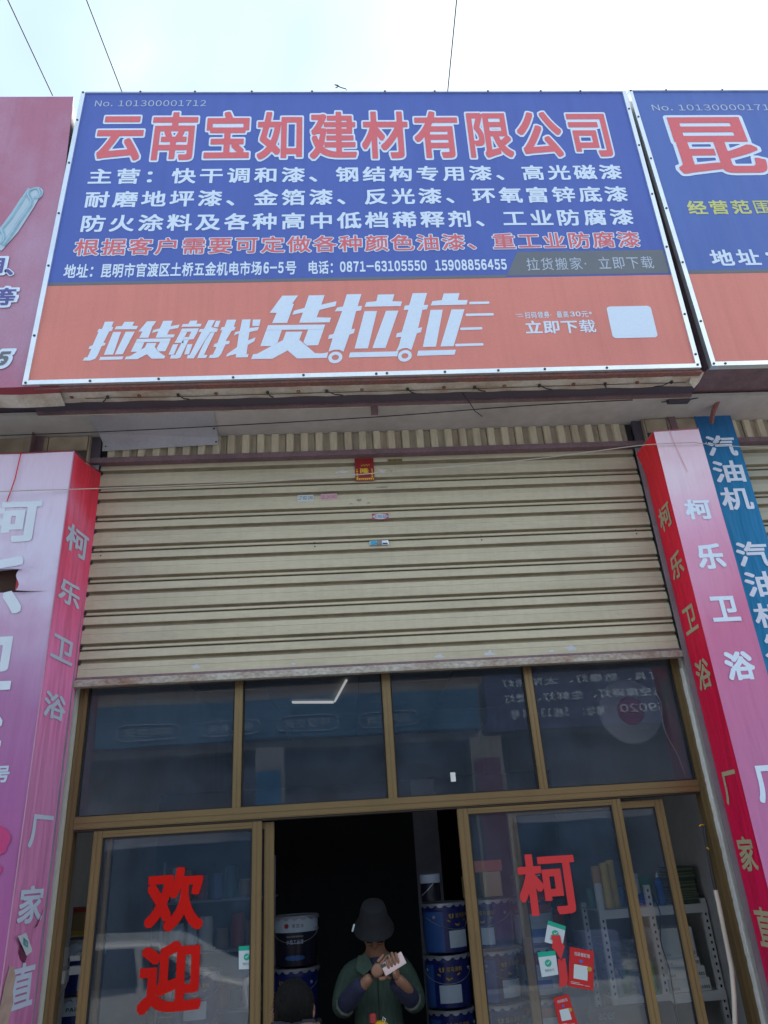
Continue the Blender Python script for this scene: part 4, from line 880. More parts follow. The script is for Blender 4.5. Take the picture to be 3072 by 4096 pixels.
HOLE = (-2.40, -2.06, 3.39, 3.52)
# front in four pieces round the tear
def frontL(x0, x1, z0, z1, n=12):
    cloth(lambda u, v: (x0+(x1-x0)*u, -.36+wob(u*3, (z0+(z1-z0)*v)), z0+(z1-z0)*v+(.022*(-(x0+(x1-x0)*u)-1.85)*0 if v == 1 else 0)), n, max(2, int((z1-z0)*10)), 'front_cloth', M_pL, bL)
frontL(-2.75, -1.852, 3.52, 4.282); frontL(-2.75, -1.852, 0.3, 3.385)
cloth(lambda u, v: (-2.055+(.203)*u+(.012*math.sin(v*7)*(1-u)), -.36-(.03*(1-u)**3), 3.385+.135*v), 8, 8, 'front_cloth', M_pL, bL)
cloth(lambda u, v: (-2.75+.3*u, -.36, 3.385+.135*v), 2, 2, 'front_cloth', M_pL, bL)
# curled lips of the tear
cloth(lambda u, v: (-2.45+.41*u, -.362-.02*math.sin(v*1.6)-.02*v, 3.515+.02*v*(1-u)-.012*v+.004*math.sin(u*9)), 14, 3, 'torn_lip', M_pL, bL)
cloth(lambda u, v: (-2.072+.04*v, -.362-.012*math.sin(v*3), 3.395+.12*u-.0*v), 8, 3, 'torn_edge', mat('red lining', (.40, .02, .05), .7), bL)
add(MB().box(-2.74, -1.9, -.30, -.285, 3.2, 3.7), 'backing_board', mat('brown board', (.075, .035, .028), .8, dirt=.5, dscale=3), bL)
cloth(lambda u, v: (-1.852+.05*u+.006*math.sin(v*6+u*2)*u, -.36+.355*u+.012*math.sin(v*5)*u*u, .3+(3.982+.035*u)*v-.015*math.sin(u*3)*(v > .99)), 12, 44, 'side_cloth', M_pLs, bL)
add(MB().tube([(-1.851, -.362, .3), (-1.852, -.362, 4.283)], .0035, 6), 'corner_piping', mat('pale piping', (.45, .25, .36), .7), bL)
add(MB().tube([(-2.75, -.36, 4.283), (-2.3, -.364, 4.280), (-1.852, -.361, 4.284), (-1.80, -.005, 4.318)], .004, 6), 'top_hem', M_signred, bL)
add(MB().tube([(-2.164, -.368, 4.285), (-2.172, -.37, 4.1), (-2.196, -.37, 3.95)], .003, 5), 'red_cord', M_red, bL)
PL = lambda a, b: (a, -.3636, b)
for ch, a0, a1, b0, b1 in (('柯', -2.36, -1.993, 3.69, 3.965), ('乐', -2.35, -2.022, 3.235, 3.60), ('卫', -2.33, -2.015, 2.84, 3.13), ('浴', -2.33, -2.018, 2.42, 2.76)):
    mb = MB(); one_char(mb, ch, a0, a1, b0, b1, PL, bold=.035); bm_ = mb
    # cut away what would hang over the tear
    keep = []
    for q in mb.f:
        c = [sum(mb.v[i][k] for i in q)/len(q) for k in (0, 2)]
        if not (c[0] < -2.055 and 3.385 < c[1] < 3.525): keep.append(q)
    mb.f = keep
    add(mb, 'lettering', mat('washed pale print', (.60, .68, .78), .7) if 'washed pale print' not in bpy.data.materials else bpy.data.materials['washed pale print'], bL)
mb = MB(); one_char(mb, '号', -2.02, -1.953, 2.375, 2.455, PL, bold=.03); add(mb, 'lettering', M_letpale, bL)
blob = mat('crimson print', (.46, .04, .17), .7)
for c_, r_ in (((-2.02, 2.10), (.12, .085)), ((-2.02, 1.97), (.10, .05))):
    random.seed(5); p = [(c_[0]+r_[0]*math.cos(k*math.pi/12)*random.uniform(.9, 1.05), -.3634, c_[1]+r_[1]*math.sin(k*math.pi/12)) for k in range(24)]
    add(MB().add(p, [tuple(range(24))]), 'print_patch', blob, bL)
def PsL(a, b): # a = depth from front edge (0..1), b = height
    return (-1.852+.05*a+.006*math.sin((b-.3)/3.98*6+a*2)*a+.0035, -.36+.355*a+.012*math.sin((b-.3)/3.98*5)*a*a, b)
for ch, b0, b1, a0, a1 in (('柯', 3.665, 3.835, .10, .84), ('乐', 3.35, 3.49, .09, .80), ('卫', 3.02, 3.155, .09, .80), ('浴', 2.705, 2.84, .10, .77), ('厂', 2.07, 2.225, .16, .80), ('家', 1.735, 1.90, .14, .78), ('直', 1.385, 1.57, .16, .78)):
    add(one_char(MB(), ch, a0, a1, b0, b1, PsL, bold=.026), 'lettering', M_letpale, bL)
o = empty('hanging_card', 'small tattered white card with a blue diamond on the left pink box', 'card', (-1.84, -.25, 1.65))
F = lambda a, b: (-1.828, -.317+.10*a+.075*(1-b), 1.688+.006*a-.095*(1-b)-.0)
def F(a, b):
    tl, tr_, br, bl = Vector((-1.825, -.317, 1.690)), Vector((-1.825, -.222, 1.697)), Vector((-1.822, -.118, 1.612)), Vector((-1.822, -.188, 1.598))
    return tuple((bl*(1-a)+br*a)*(1-b)+(tl*(1-a)+tr_*a)*b)
F2 = lambda a, b: tuple(Vector(F(a, b))+Vector((.0028, 0, 0)))
add(MB().sheet([F(0, 0), F(1, 0), F(1, 1), F(0, 1)], (1, 0, 0), .0015), 'card_face', M_card, o)
add(MB().add([F2(.5, .3), F2(.82, .56), F2(.5, .86), F2(.16, .56)], [(0, 1, 2, 3)]), 'blue_diamond', mat('teal print', (.05, .28, .36), .5), o)
add(MB().add([F2(.5, .42), F2(.68, .56), F2(.5, .72), F2(.32, .56)], [(0, 1, 2, 3)]), 'diamond_centre', M_card, o)
st = MB(); random.seed(11)
st_pts = [(.06+.22*k/9+random.uniform(-.02, .02), 1.56-.02*random.random()) for k in range(10)]
def stain(pts, m, name):
    v = [Vector(PsL(a, b)) + Vector((.002, 0, 0)) for a, b in pts]
    add(MB().add(v, geometry.tessellate_polygon([[Vector((p.y, p.z, 0)) for p in v]])), name, m, bL)
stain([(.02, 1.30), (.0, 1.40), (.04, 1.50), (.10, 1.575), (.20, 1.565), (.28, 1.52), (.25, 1.47), (.30, 1.42), (.24, 1.36), (.26, 1.28), (.20, 1.10), (.02, 1.08)], mat('beige scrape', (.42, .30, .25), .8, dirt=.5, dscale=20), 'scrape')
stain([(.30, 1.66), (.42, 1.655), (.50, 1.60), (.46, 1.57), (.36, 1.585), (.28, 1.62)], mat('sooty mark', (.12, .02, .06), .8), 'scrape')
stain([(.60, 1.71), (.72, 1.755), (.80, 1.80), (.78, 1.78), (.68, 1.72)], mat('brown mark', (.13, .04, .03), .8), 'scrape')

bR = empty('printed_box', 'narrow pink printed cloth box with a red side, right of the shutter', 'sign box', (1.81, -.31, 0), 'pink cloth boxes round the columns')
cloth(lambda u, v: (1.812+.304*u, -.31+wob(u*2, v*4), .3+4.025*v+.012*u), 10, 42, 'front_cloth', M_pR, bR)
cloth(lambda u, v: (1.817-.005*u-.032*max(0, v-.965)/.035*(1-u), -.050-.260*u, .3+4.025*v-.02*(1-u)*(v > .98)), 10, 42, 'side_cloth', M_pRs, bR)
cloth(lambda u, v: (2.116+.004*u, -.31+.19*u, .3+4.035*v), 3, 20, 'side_cloth', M_pRs, bR)
add(MB().tube([(1.786, -.05, 4.305), (1.812, -.312, 4.325), (2.116, -.312, 4.337)], .0045, 6), 'top_hem', mat('stained hem', (.40, .12, .16), .7), bR)
PsR = lambda a, b: (1.8135-.005*a, -.050-.260*a, b)
for ch, b0, b1 in (('柯', 3.69, 3.85), ('乐', 3.365, 3.52), ('卫', 3.02, 3.175), ('浴', 2.685, 2.852), ('厂', 2.07, 2.238), ('家', 1.743, 1.91), ('直', 1.40, 1.58)):
    add(one_char(MB(), ch, .17, .86, b0, b1, PsR, bold=.024), 'lettering', mat('faded cream print', (.42, .38, .24), .7) if ch == '柯' else bpy.data.materials['faded cream print'], bR)
PR = lambda a, b: (a, -.3136, b)
for ch, b0, b1 in (('柯', 3.688, 3.825), ('乐', 3.362, 3.525), ('卫', 3.038, 3.19), ('浴', 2.698, 2.86), ('厂', 2.06, 2.245), ('家', 1.74, 1.91)):
    add(one_char(MB(), ch, 1.885, 2.052, b0, b1, PR, bold=.03), 'lettering', M_letwhite, bR)
stn = mat('red rain streak', (.74, .42, .48), .7, dirt=.5, dscale=12)
add(band([(1.915, 4.33), (1.925, 4.24), (1.945, 4.13), (1.965, 4.02)], .003, 0), 'streak', stn, bR)
for o in [x for x in bR.children if x.name.startswith('streak')]: o.location.y += -.3137-SY
bB = empty('blue_banner', 'narrow blue vertical banner advertising petrol engines, right of the pink box', 'banner', (2.36, -.1, 2.6))
cloth(lambda u, v: (2.232+.26*u, -.10+wob(u, v*3, .8), 2.2+2.495*v), 5, 26, 'cloth', M_pB, bB)
PB = lambda a, b: (a, -.1034, b)
for ch, b0, b1 in (('汽', 4.24, 4.402), ('油', 4.04, 4.205), ('机', 3.838, 4.003), ('汽', 3.44, 3.612), ('油', 3.242, 3.408), ('机', 3.045, 3.20), ('发', 2.85, 3.01)):
    add(one_char(MB(), ch, 2.256, 2.466, b0, b1, PB, bold=.02), 'lettering', M_letwhite, bB)
for x_ in (2.262, 2.345):
    tag(MB().tube([(x_, -.104, 4.34), (x_-.012, -.13, 4.325), (x_+.014, -.125, 4.355)], .004, 5).build('wire_tie', M_wire), 'black wire twist through the top of the blue banner, %s one' % ('left' if x_ < 2.3 else 'right'), 'wire tie')
sticker('sticker', 'small blue sticker low on the white jamb beside the right pink box', 1.822, 1.85, 1.47, 1.51, .0205, M_blueplastic, group='stickers low on the jambs')
sticker('sticker', 'small blue sticker low on the left jamb beside the torn pink box', -1.838, -1.812, 1.255, 1.31, .0205, M_blueplastic, group='stickers low on the jambs')
sticker('sticker', 'pale red printed sticker on the left jamb above the blue one', -1.832, -1.808, 1.415, 1.465, .0205, mat('pink red print', (.42, .25, .22), .7), group='stickers low on the jambs')
pp = MB().tube([(1.70, -.0, 1.98), (1.692, -.0, 1.93), (1.686, -.0, 1.80), (1.683, -.0, 1.72), (1.682, 0, 1.66)], .010, 8).build('burnt_cable', M_wire, smooth=True)
tag(pp, 'blackened upper end of the cable tied to the right door jamb', 'cable')
pp = empty('conduit_cable', 'cream flexible conduit hanging down beside the right jamb', 'cable', (1.68, 0, 1.0))
add(MB().tube([(1.681, 0, 1.66), (1.682, 0, 1.6), (1.678, 0, 1.44), (1.674, 0, 1.3), (1.655, 0, 1.18), (1.628, 0, 1.06), (1.61, 0, .9), (1.62, 0, .5), (1.66, 0, .02)], .012, 10), 'conduit', mat('cream conduit', (.56, .50, .43), .6, dirt=.4), pp, smooth=True)
add(MB().tube([(1.684, -.012, 1.86), (1.687, -.012, 1.863)], .009, 8), 'yellow_tape', M_yellow, pp)
add(MB().tube([(1.668, -.005, 1.975), (1.678, -.01, 1.982), (1.695, -.005, 1.98)], .0035, 6), 'yellow_tie', M_yellow, pp)

# ================================================================ cables
def cable(name, label, pts, r, m, sub=6):
    P = [Vector(p) for p in pts]; out_ = []
    for i in range(len(P)-1):
        p0, p1, p2, p3 = P[max(0, i-1)], P[i], P[i+1], P[min(len(P)-1, i+2)]
        for k in range(sub):
            t = k/sub; out_.append(.5*((2*p1)+(-p0+p2)*t+(2*p0-5*p1+4*p2-p3)*t*t+(-p0+3*p1-3*p2+p3)*t**3))
    out_.append(P[-1]); return tag(MB().tube(out_, r, 6).build(name, m, smooth=True), label, 'cable')
cable('slack_cable', 'thin pale cable crossing in front of the shutter between the two pink boxes', [(-3.6, -.42, 3.97), (-2.23, -.40, 4.001), (-1.846, -.375, 4.013), (-1.2, -.36, 4.02), (-.55, -.36, 4.033), (.36, -.355, 4.085), (1.0, -.35, 4.13), (1.63, -.345, 4.20), (1.812, -.325, 4.222)], .0032, M_cable)
cable('slack_cable', 'thin dark cable running on over the blue banner to the right edge', [(1.812, -.327, 4.222), (2.044, -.33, 4.222), (2.11, -.325, 4.215), (2.493, -.33, 4.17), (3.4, -.34, 4.14)], .0028, M_cable)
cable('soffit_wire', 'black wire sagging under the soffit over the shutter cover', [(-3.4, -.3, 4.44), (-2.343, -.3, 4.449), (-1.763, -.3, 4.454), (-1.017, -.3, 4.471), (.006, -.3, 4.505), (.85, -.31, 4.545), (1.343, -.34, 4.545), (1.7, -.36, 4.54)], .0035, M_wire)
cable('soffit_wire', 'black wire from the bracket over the blue banner to the right edge', [(1.9, -.34, 4.53), (2.15, -.33, 4.56), (2.36, -.31, 4.645), (2.68, -.3, 4.633), (3.6, -.3, 4.62)], .004, M_wire)
for lab, a, b in (('leftmost', (-2.236, -.66, 7.14), (-2.37, -1.207, 7.35)), ('middle', (-1.739, -.66, 7.18), (-1.845, -1.21, 7.35)), ('rightmost', (.698, -.66, 7.18), (.708, -1.225, 7.35))):
    A, B = Vector(a), Vector(b); E_ = A+(B-A)*14
    tag(MB().tube([A, A+(B-A)*2+Vector((.006, 0, 0)), A+(B-A)*5, E_], .0045, 6).build('guy_wire', M_wire), lab+' of the three stay wires rising from the top of the signs into the sky', 'wire', 'stay wires above the signs')
tag(MB().tube([(-.07, -.655, 7.18), (-.075, -.66, 7.21), (-.12, -.67, 7.215), (-.14, -.67, 7.24), (-.16, -.67, 7.245), (-.13, -.67, 7.225), (-.155, -.672, 7.205)], .004, 5).build('wire_scrap', M_wire), 'twisted scrap of wire sticking up from the top edge of the middle sign', 'wire')
# ================================================================ buckets of paint
def cyl_map(c, r, z0):
    return lambda a, b: (c[0]+r*math.sin(a/r), c[1]-r*math.cos(a/r), z0+b)      # a: arc length from the front, b: height
def patch(mb, Pf, a0, a1, b0, b1, n=26):
    v = [Pf(a0+(a1-a0)*i/n, b) for b in (b0, b1) for i in range(n+1)]
    return mb.add(v, [(i, i+1, i+n+2, i+n+1) for i in range(n)])
def make_bucket(body, kind):
    root = bpy.data.objects.new('paint_bucket', None); C.objects.link(root)
    h, r = .292, .142
    MB().lathe([(r*.93, .004), (r*.94, .012), (r*.985, .16), (r*.99, .235), (r*1.0, .24), (r, .25), (r*.985, .255), (r*.985, .268)], (0, 0, 0), 36).build('body', body, root, smooth=True)
    # crimped lid with lugs
    MB().lathe([(r*.9, .268), (r*1.03, .2685), (r*1.045, .274), (r*1.04, .281), (r*.98, .284), (r*.95, .278), (.001, .278)], (0, 0, 0), 36).build('lid', M_tin, root, smooth=True)
    lug = None
    for k in range(16):
        t = 2*math.pi*k/16
        if lug is None:
            q = [(.022*math.cos(math.pi+math.pi*i/8), 0, .0-.017*abs(math.sin(math.pi*i/8))) for i in range(9)]
            lug = MB().sheet(q+[], (0, -1, 0), .0015).build('lid_lug', M_tin, root); o = lug
        else: o = lug.copy(); C.objects.link(o)
        o.location = (r*1.046*math.sin(t), -r*1.046*math.cos(t), .274); o.rotation_euler.z = t
    P1 = cyl_map((0, 0), r*1.003, 0); P2 = cyl_map((0, 0), r*1.010, 0)
    if kind == 'horse':
        text_row(MB(), '双马涂料', -.015, .09, .195, .222, P2, bold=.02, n=60).build('lettering', M_goldprint, root)
        mb = MB()                                       # two facing rearing shapes as a plain gold emblem
        for s in (-1, 1):
            for q in ([(0, .195), (s*.012, .195), (s*.020, .214), (s*.010, .211)], [(s*.006, .208), (s*.018, .209), (s*.012, .222), (s*.003, .216)]):
                mb.add([P2(-.045+a, b) for a, b in q], [(0, 1, 2, 3)])
        mb.build('emblem', M_goldprint, root)
        mb = MB()
        for s in (-1, 1): mb.add([P2(s*.075, .180), P2(s*.072, .188), P2(0, .158), P2(0, .148)], [(0, 1, 2, 3)])
        mb.build('chevron', M_goldprint, root)
        patch(MB(), P2, -.068, .075, .03, .125).build('paper_label', M_label, root)
        patch(MB(), P1, -.26, -.10, .01, .235).build('mid_blue_band', M_bluelabel, root)
    elif kind == 'white':
        patch(MB(), P1, -.2, .2, .19, .266).build('white_band', M_label, root)
        latin_row(MB(), 'PAiNT', -.05, .05, .212, .232, P2, bold=.03, n=60).build('lettering', M_ink, root)
        patch(MB(), P2, -.05, .08, .02, .13).build('paper_label', M_label, root)
    elif kind == 'waterborne':
        patch(MB(), P1, -.2, .2, .19, .268).build('white_band', M_label, root)
        text_row(MB(), '常昆水', -.02, .06, .215, .238, P2, bold=0, n=60).build('lettering', M_ink, root)
        p = [P2(-.055+.016*math.cos(t*math.pi/8), .227+.014*math.sin(t*math.pi/8)) for t in range(16)]
        MB().add(p, [tuple(range(16))]).build('red_seal', M_redband, root)
        latin_row(MB(), 'HIGH PERFORMANCE', -.055, .055, .163, .172, P2, bold=0, n=50).build('lettering', M_letpale, root)
        text_row(MB(), '水性工业漆', -.055, .055, .125, .15, P2, bold=.01, n=60).build('lettering', M_letpale, root)
        p = [P2(.066*math.cos(t*math.pi/12), .05+.013*math.sin(t*math.pi/12)*(1+.25*(t % 2))) for t in range(24)]
        MB().add(p, [tuple(range(24))]).build('splash_print', M_bluelabel, root)
    elif kind == 'redband':
        patch(MB(), P1, -.2, .2, .19, .24).build('red_band', M_redband, root)
        patch(MB(), P1, -.2, .2, .02, .188).build('white_band', M_label, root)
        patch(MB(), P2, -.09, .1, .05, .10).build('blue_wave', M_blueplastic, root)
    for o_ in root.children:
        if o_.name.startswith(('lettering', 'emblem', 'chevron')): o_['kind'] = 'stuff'
    # wire bail with an ear
    for s in (-1, 1):
        e = MB().lathe([(.010, 0), (.010, .004), (.005, .007)], (0, 0, 0), 10, 'y').build('ear', M_tin, root); e.location = (s*r*.9, -r*.42, .205); e.rotation_euler.z = s*R(65)+math.pi
    MB().tube([(r*1.02*math.cos(R(a)), -r*1.02*math.sin(R(a))*.98, .205-.075*math.sin(R(a))) for a in range(0, 181, 15)], .0022, 5).build('bail', M_tin, root)
    return root
prot = {k: make_bucket(b, k) for k, b in (('horse', M_bucketblue), ('waterborne', M_bucketblk), ('white', M_bucketblue), ('redband', M_bucketblue))}
usedk = set()
def bucket(kind, x, y, z, rz, label, group):
    p = prot[kind]; o = p if kind not in usedk else copy_tree(p); usedk.add(kind)
    o.location = (x, y, z); o.rotation_euler.z = rz; tag(o, label, 'bucket', group); return o
H = .292; OR = ['bottom', 'fourth', 'third', 'second', 'top']
def stack(x, y, kinds, desc, group, ztop=1.64, rots=(0, 0, 0, 0, 0)):
    n = len(kinds); z0 = ztop-n*H
    for i, k in enumerate(kinds):
        pos = ['topmost', 'second from the top', 'third from the top', 'fourth from the top', 'lowest'][n-1-i]
        bucket(k, x+random.uniform(-.006, .006), y, z0+i*H, rots[n-1-i], f'{desc}, {pos}', group)
    pal = bx('pallet', M_cardboard, None, x-.15, x+.15, y-.15, y+.15, .004, z0-.001)
    tag(pal, 'low wooden block under the '+desc.replace('paint bucket in the ', '').replace('paint bucket', 'bucket'), 'block', 'wooden blocks under the bucket stacks')
stack(-.625, 1.2, ['horse', 'horse', 'horse', 'horse', 'waterborne'], 'dark paint bucket in the stack left of the man', 'paint buckets stacked left of the man', 1.632, (0, -.35, 0, 0, 0))
stack(.335, 1.15, ['horse']*5, 'navy paint bucket in the stack right of the man', 'paint buckets stacked right of the man', 1.648, (.55, -.05, .1, 0, 0))
stack(.655, 1.18, ['horse']*5, 'navy paint bucket in the stack behind the right door edge', 'paint buckets behind the right door post', 1.648, (-.6, .5, .1, 0, 0))
stack(.965, 1.38, ['redband']*5, 'red banded paint bucket behind the red posters', 'banded paint buckets behind the right door', 1.63, (.2, -.3, .1, 0, 0))
stack(-1.92, .95, ['white']*5, 'white topped paint bucket by the left wall', 'paint buckets at the left wall', 1.60, (.6, .3, .1, 0, 0))
stack(-1.28, 1.3, ['white', 'redband', 'white', 'horse'], 'paint bucket in the stack behind the left door', 'paint buckets behind the left door', 1.35, (.1, -.3, .1, .4, 0))
cn = empty('small_can', 'small dark can with a white cap on top of the right bucket stack', 'can', (.26, 1.1, 1.65))
add(MB().lathe([(.062, .001), (.064, .01), (.064, .10), (.058, .108)], (.262, 1.1, 1.65), 24), 'body', M_bucketblk, cn, True)
add(MB().lathe([(.066, .109), (.068, .115), (.067, .158), (.055, .162), (.001, .162)], (.262, 1.1, 1.65), 24), 'cap', M_letpale, cn, True)
add(MB().tube([(.20, 1.05, 1.69), (.23, 1.03, 1.715), (.27, 1.03, 1.75), (.30, 1.045, 1.79)], .003, 6), 'handle', M_tin, cn)

# ================================================================ rack and goods on the right
M_greenp = mat('tin green', (.05, .25, .15), .5)
rk = empty('slotted_rack', 'white slotted angle rack with two shelves behind the right door', 'rack', (1.68, 1.2, 0))
def slotpost(x, y, z1):
    mb = MB().box(x, x+.035, y, y+.003, .004, z1).box(x, x+.003, y+.0031, y+.035, .004, z1)
    p = add(mb, 'post', M_rack, rk)
    m2 = MB(); z = .9
    while z < z1-.02:
        m2.box(x+.012, x+.023, y-.0012, y-.0002, z, z+.016); z += .04
    add(m2, 'slots', M_hole, rk)['kind'] = 'stuff'
for x, y in ((1.345, 1.05), (1.675, 1.05), (2.03, 1.05), (1.345, 1.45), (2.03, 1.45)): slotpost(x, y, 1.66 if x > 1.6 and y < 1.1 and x < 2 else 1.56)
for z in (1.53, 1.045, .5):
    add(MB().box(1.344, 2.066, 1.044, 1.049, z-.05, z+.002), 'shelf_lip', M_rack, rk)
    add(MB().box(1.344, 2.066, 1.050, 1.485, z-.004, z+.001), 'shelf', M_rack, rk)
def bottle(label, x, y, z, r, h, m, capm, nozzle=True):
    o = empty('bottle', label, 'bottle', (x, y, z), 'bottles and tubes on the rack')
    add(MB().lathe([(r*.96, .001), (r, .006), (r, h*.68), (r*.45, h*.80), (r*.4, h*.84)], (x, y, z), 18), 'body', m, o, True)
    add(MB().lathe([(r*.5, h*.84), (r*.5, h*.90), (r*.22, h*.93), (r*.15, h)], (x, y, z), 12), 'cap', capm, o, True); return o
bottle('blue pointed bottle with a white nozzle on the top shelf', 1.80, 1.12, 1.532, .028, .20, M_blueplastic, M_whiteplastic)
def tube_item(label, x, y, z, r, h, m, capm, cap=.25):
    o = empty('sealant_tube', label, 'tube', (x, y, z), 'tubes on the rack')
    add(MB().lathe([(r, .001), (r, h*(1-cap))], (x, y, z), 16), 'body', m, o, True)
    add(MB().lathe([(r*1.04, h*(1-cap)+.001), (r*1.04, h*.98), (r*.9, h)], (x, y, z), 16), 'cap', capm, o, True); return o
yl = mat('yellow roll', (.75, .50, .05), .5, dirt=.3); og = mat('ochre cap', (.60, .30, .07), .5)
tube_item('white tube with an ochre cap, leftmost on the top shelf', 1.385, 1.12, 1.532, .028, .26, M_whiteplastic, og, .4)
tube_item('tall yellow roll beside the white tube on the top shelf', 1.445, 1.12, 1.532, .030, .275, yl, yl, .1)
tube_item('second tall yellow roll, by the door stile on the top shelf', 1.50, 1.16, 1.532, .028, .29, yl, yl, .1)
tube_item('squat white spray can on the top shelf', 1.66, 1.20, 1.60, .034, .13, M_whiteplastic, M_letpale, .3)
random.seed(2)
mb = MB()
bm = bmesh.new(); bmesh.ops.create_icosphere(bm, subdivisions=3, radius=1)
for q in bm.verts:
    k = 1+.22*math.sin(q.co.x*6)+.18*math.sin(q.co.y*7+1)+.15*math.sin(q.co.z*8); q.co = Vector((q.co.x*.085*k, q.co.y*.05*k, max(-.6, q.co.z)*.04*k))
v = [tuple(q.co+Vector((1.675, 1.14, 1.560))) for q in bm.verts]; bm.verts.index_update(); f = [tuple(q.index for q in p.verts) for p in bm.faces]; bm.free()
tag(MB().add(v, f).build('cloth_bundle', mat('blue cloth', (.03, .08, .48), .8), smooth=True), 'crumpled blue gloves in a heap on the top shelf', 'gloves')
tag(MB().box(1.70, 1.82, 1.3, 1.36, 1.533, 1.70, bev=.008).build('green_packet', mat('green packet', (.03, .32, .14), .6)), 'dark green packet standing at the back of the top shelf', 'packet')
tag(MB().box(1.60, 1.66, 1.10, 1.2, 1.533, 1.555).build('orange_tray', mat('orange tray', (.8, .25, .05), .6)), 'small orange tray at the rack post on the top shelf', 'tray')
# stack of dark green abrasive sheets
ss = empty('sheet_stack', 'tall stack of dark green sheets on the top shelf by the wall', 'sheets', (1.95, 1.2, 1.53))
s1, s2 = mat('dark green sheet', (.08, .14, .12), .9), mat('olive sheet', (.26, .27, .17), .9)
z = 1.533; random.seed(9); p0 = [None, None]
for i in range(34):
    k = random.random() < .3
    if p0[k] is None: p0[k] = MB().box(-.075, .075, -.11, .11, 0, .0058).build('sheet', s2 if k else s1); o = p0[k]
    else: o = p0[k].copy(); C.objects.link(o)
    o.location = (1.955+random.uniform(-.008, .008), 1.17+random.uniform(-.01, .01), z); o.rotation_euler.z = random.uniform(-.05, .05); part_of(o, ss); z += .0066
# white boxes
def wbox(label, x0, x1, y0, y1, z0, z1, txt=True):
    o = empty('white_box', label, 'box', ((x0+x1)/2, (y0+y1)/2, z0), 'white boxes on the middle shelf')
    add(MB().box(x0, x1, y0, y1, z0, z1, bev=.002), 'carton', mat('white carton', (.78, .80, .80), .6, dirt=.2) if 'white carton' not in bpy.data.materials else bpy.data.materials['white carton'], o)
    F = lambda a, b: (a, y0-.001, b)
    if txt:
        add(latin_row(MB(), 'CARBS', x1-.075, x1-.008, z0+.012, z0+.03, F, bold=.03, n=50), 'lettering', mat('teal ink', (.03, .14, .17), .6) if 'teal ink' not in bpy.data.materials else bpy.data.materials['teal ink'], o)
        add(text_row(MB(), '食品级', x0+.02, x0+.07, z0+.012, z0+.028, F, bold=0, n=50), 'lettering', M_grey, o)
    return o
wbox('white carton lying lowest of the right pile on the shelf', 1.72, 1.99, 1.07, 1.3, 1.047, 1.117)
wbox('white carton, second from the bottom of the pile', 1.71, 1.975, 1.075, 1.3, 1.118, 1.182)
wbox('white carton, third from the bottom of the pile', 1.70, 1.95, 1.07, 1.3, 1.183, 1.232)
wbox('tall white carton on top of the pile, the biggest', 1.705, 1.945, 1.08, 1.3, 1.233, 1.40)
# packed plastic bags, a green bottle
mb = MB(); random.seed(4)
bag = mat('grey plastic bags', (.26, .31, .37), .3, dirt=.7, dscale=20, fine=.3, bump=.6, bscale=40, dark=(.04, .05, .06))
bagroot = None
for i in range(9):
    z = 1.048+i*.034; dx = random.uniform(-.015, .015)
    bm = bmesh.new(); bmesh.ops.create_cube(bm, size=1); bmesh.ops.scale(bm, vec=(.21, .3, .032), verts=bm.verts)
    bmesh.ops.subdivide_edges(bm, edges=bm.edges[:], cuts=6, use_grid_fill=True)
    for q in bm.verts: q.co += Vector((random.uniform(-.004, .004), random.uniform(-.01, .006), random.uniform(-.005, .005)))
    bm.verts.index_update(); o = MB().add([tuple(q.co+Vector((1.50+dx, 1.27, z+.016))) for q in bm.verts], [tuple(q.index for q in p.verts) for p in bm.faces]).build('flat_bag', bag, smooth=True); bm.free()
    tag(o, 'flat grey plastic bag left of the green bottle, '+['lowest', 'second from the bottom', 'third from the bottom', 'fourth from the bottom', 'middle one', 'fourth from the top', 'third from the top', 'second from the top', 'topmost'][i]+' of the pile', 'bag', 'flat grey bags piled on the middle shelf')
bottle('green bottle with a pale cap between the bags and the rack post', 1.63, 1.12, 1.047, .03, .24, mat('green plastic', (.05, .42, .12), .4), M_whiteplastic)
bottle('small blue bottle in front of the bags on the middle shelf', 1.565, 1.10, 1.047, .03, .12, M_blueplastic, M_whiteplastic)
for nm, lab, a, m_ in (('carton', 'buff carton standing on the bucket stack behind the right door edge', (.62, .74, 1.12, 1.26, 1.652, 1.80), mat('buff carton', (.50, .38, .22), .8, dirt=.2)),
                       ('carton', 'small red and orange carton on top of the buff one', (.56, .76, 1.14, 1.24, 1.801, 1.87), mat('orange red carton', (.55, .13, .07), .7, dirt=.3)),
                       ('carton', 'yellow carton edge showing beside the right door post', (.485, .535, 1.10, 1.2, 1.652, 1.78), mat('yellow carton', (.55, .44, .16), .8)),
                       ('carton', 'pale blue carton on the banded bucket stack', (.87, 1.05, 1.3, 1.46, 1.636, 1.76), M_label),
                       ('carton', 'red topped carton behind the faded red character', (1.06, 1.22, 1.5, 1.66, 1.30, 1.50), mat('maroon carton', (.30, .05, .06), .7))):
    o = MB().box(*a, bev=.003).build(nm, m_); tag(o, lab, 'carton', 'cartons behind the right door')
tag(MB().box(.98, 1.30, 1.45, 1.75, .004, 1.298).build('crate_stack', mat('dark blue crate', (.03, .05, .16), .6, dirt=.4, dscale=6)), 'dark blue crates piled behind the payment cards', 'crate')
o = MB().box(1.40, 1.62, 1.2, 1.44, .505, 1.035, bev=.01).build('goods_sack', mat('maroon sack', (.16, .06, .07), .8, dirt=.6)); tag(o, 'dark red sack on the lower shelf of the white rack', 'sack')
random.seed(12); kk_ = 0
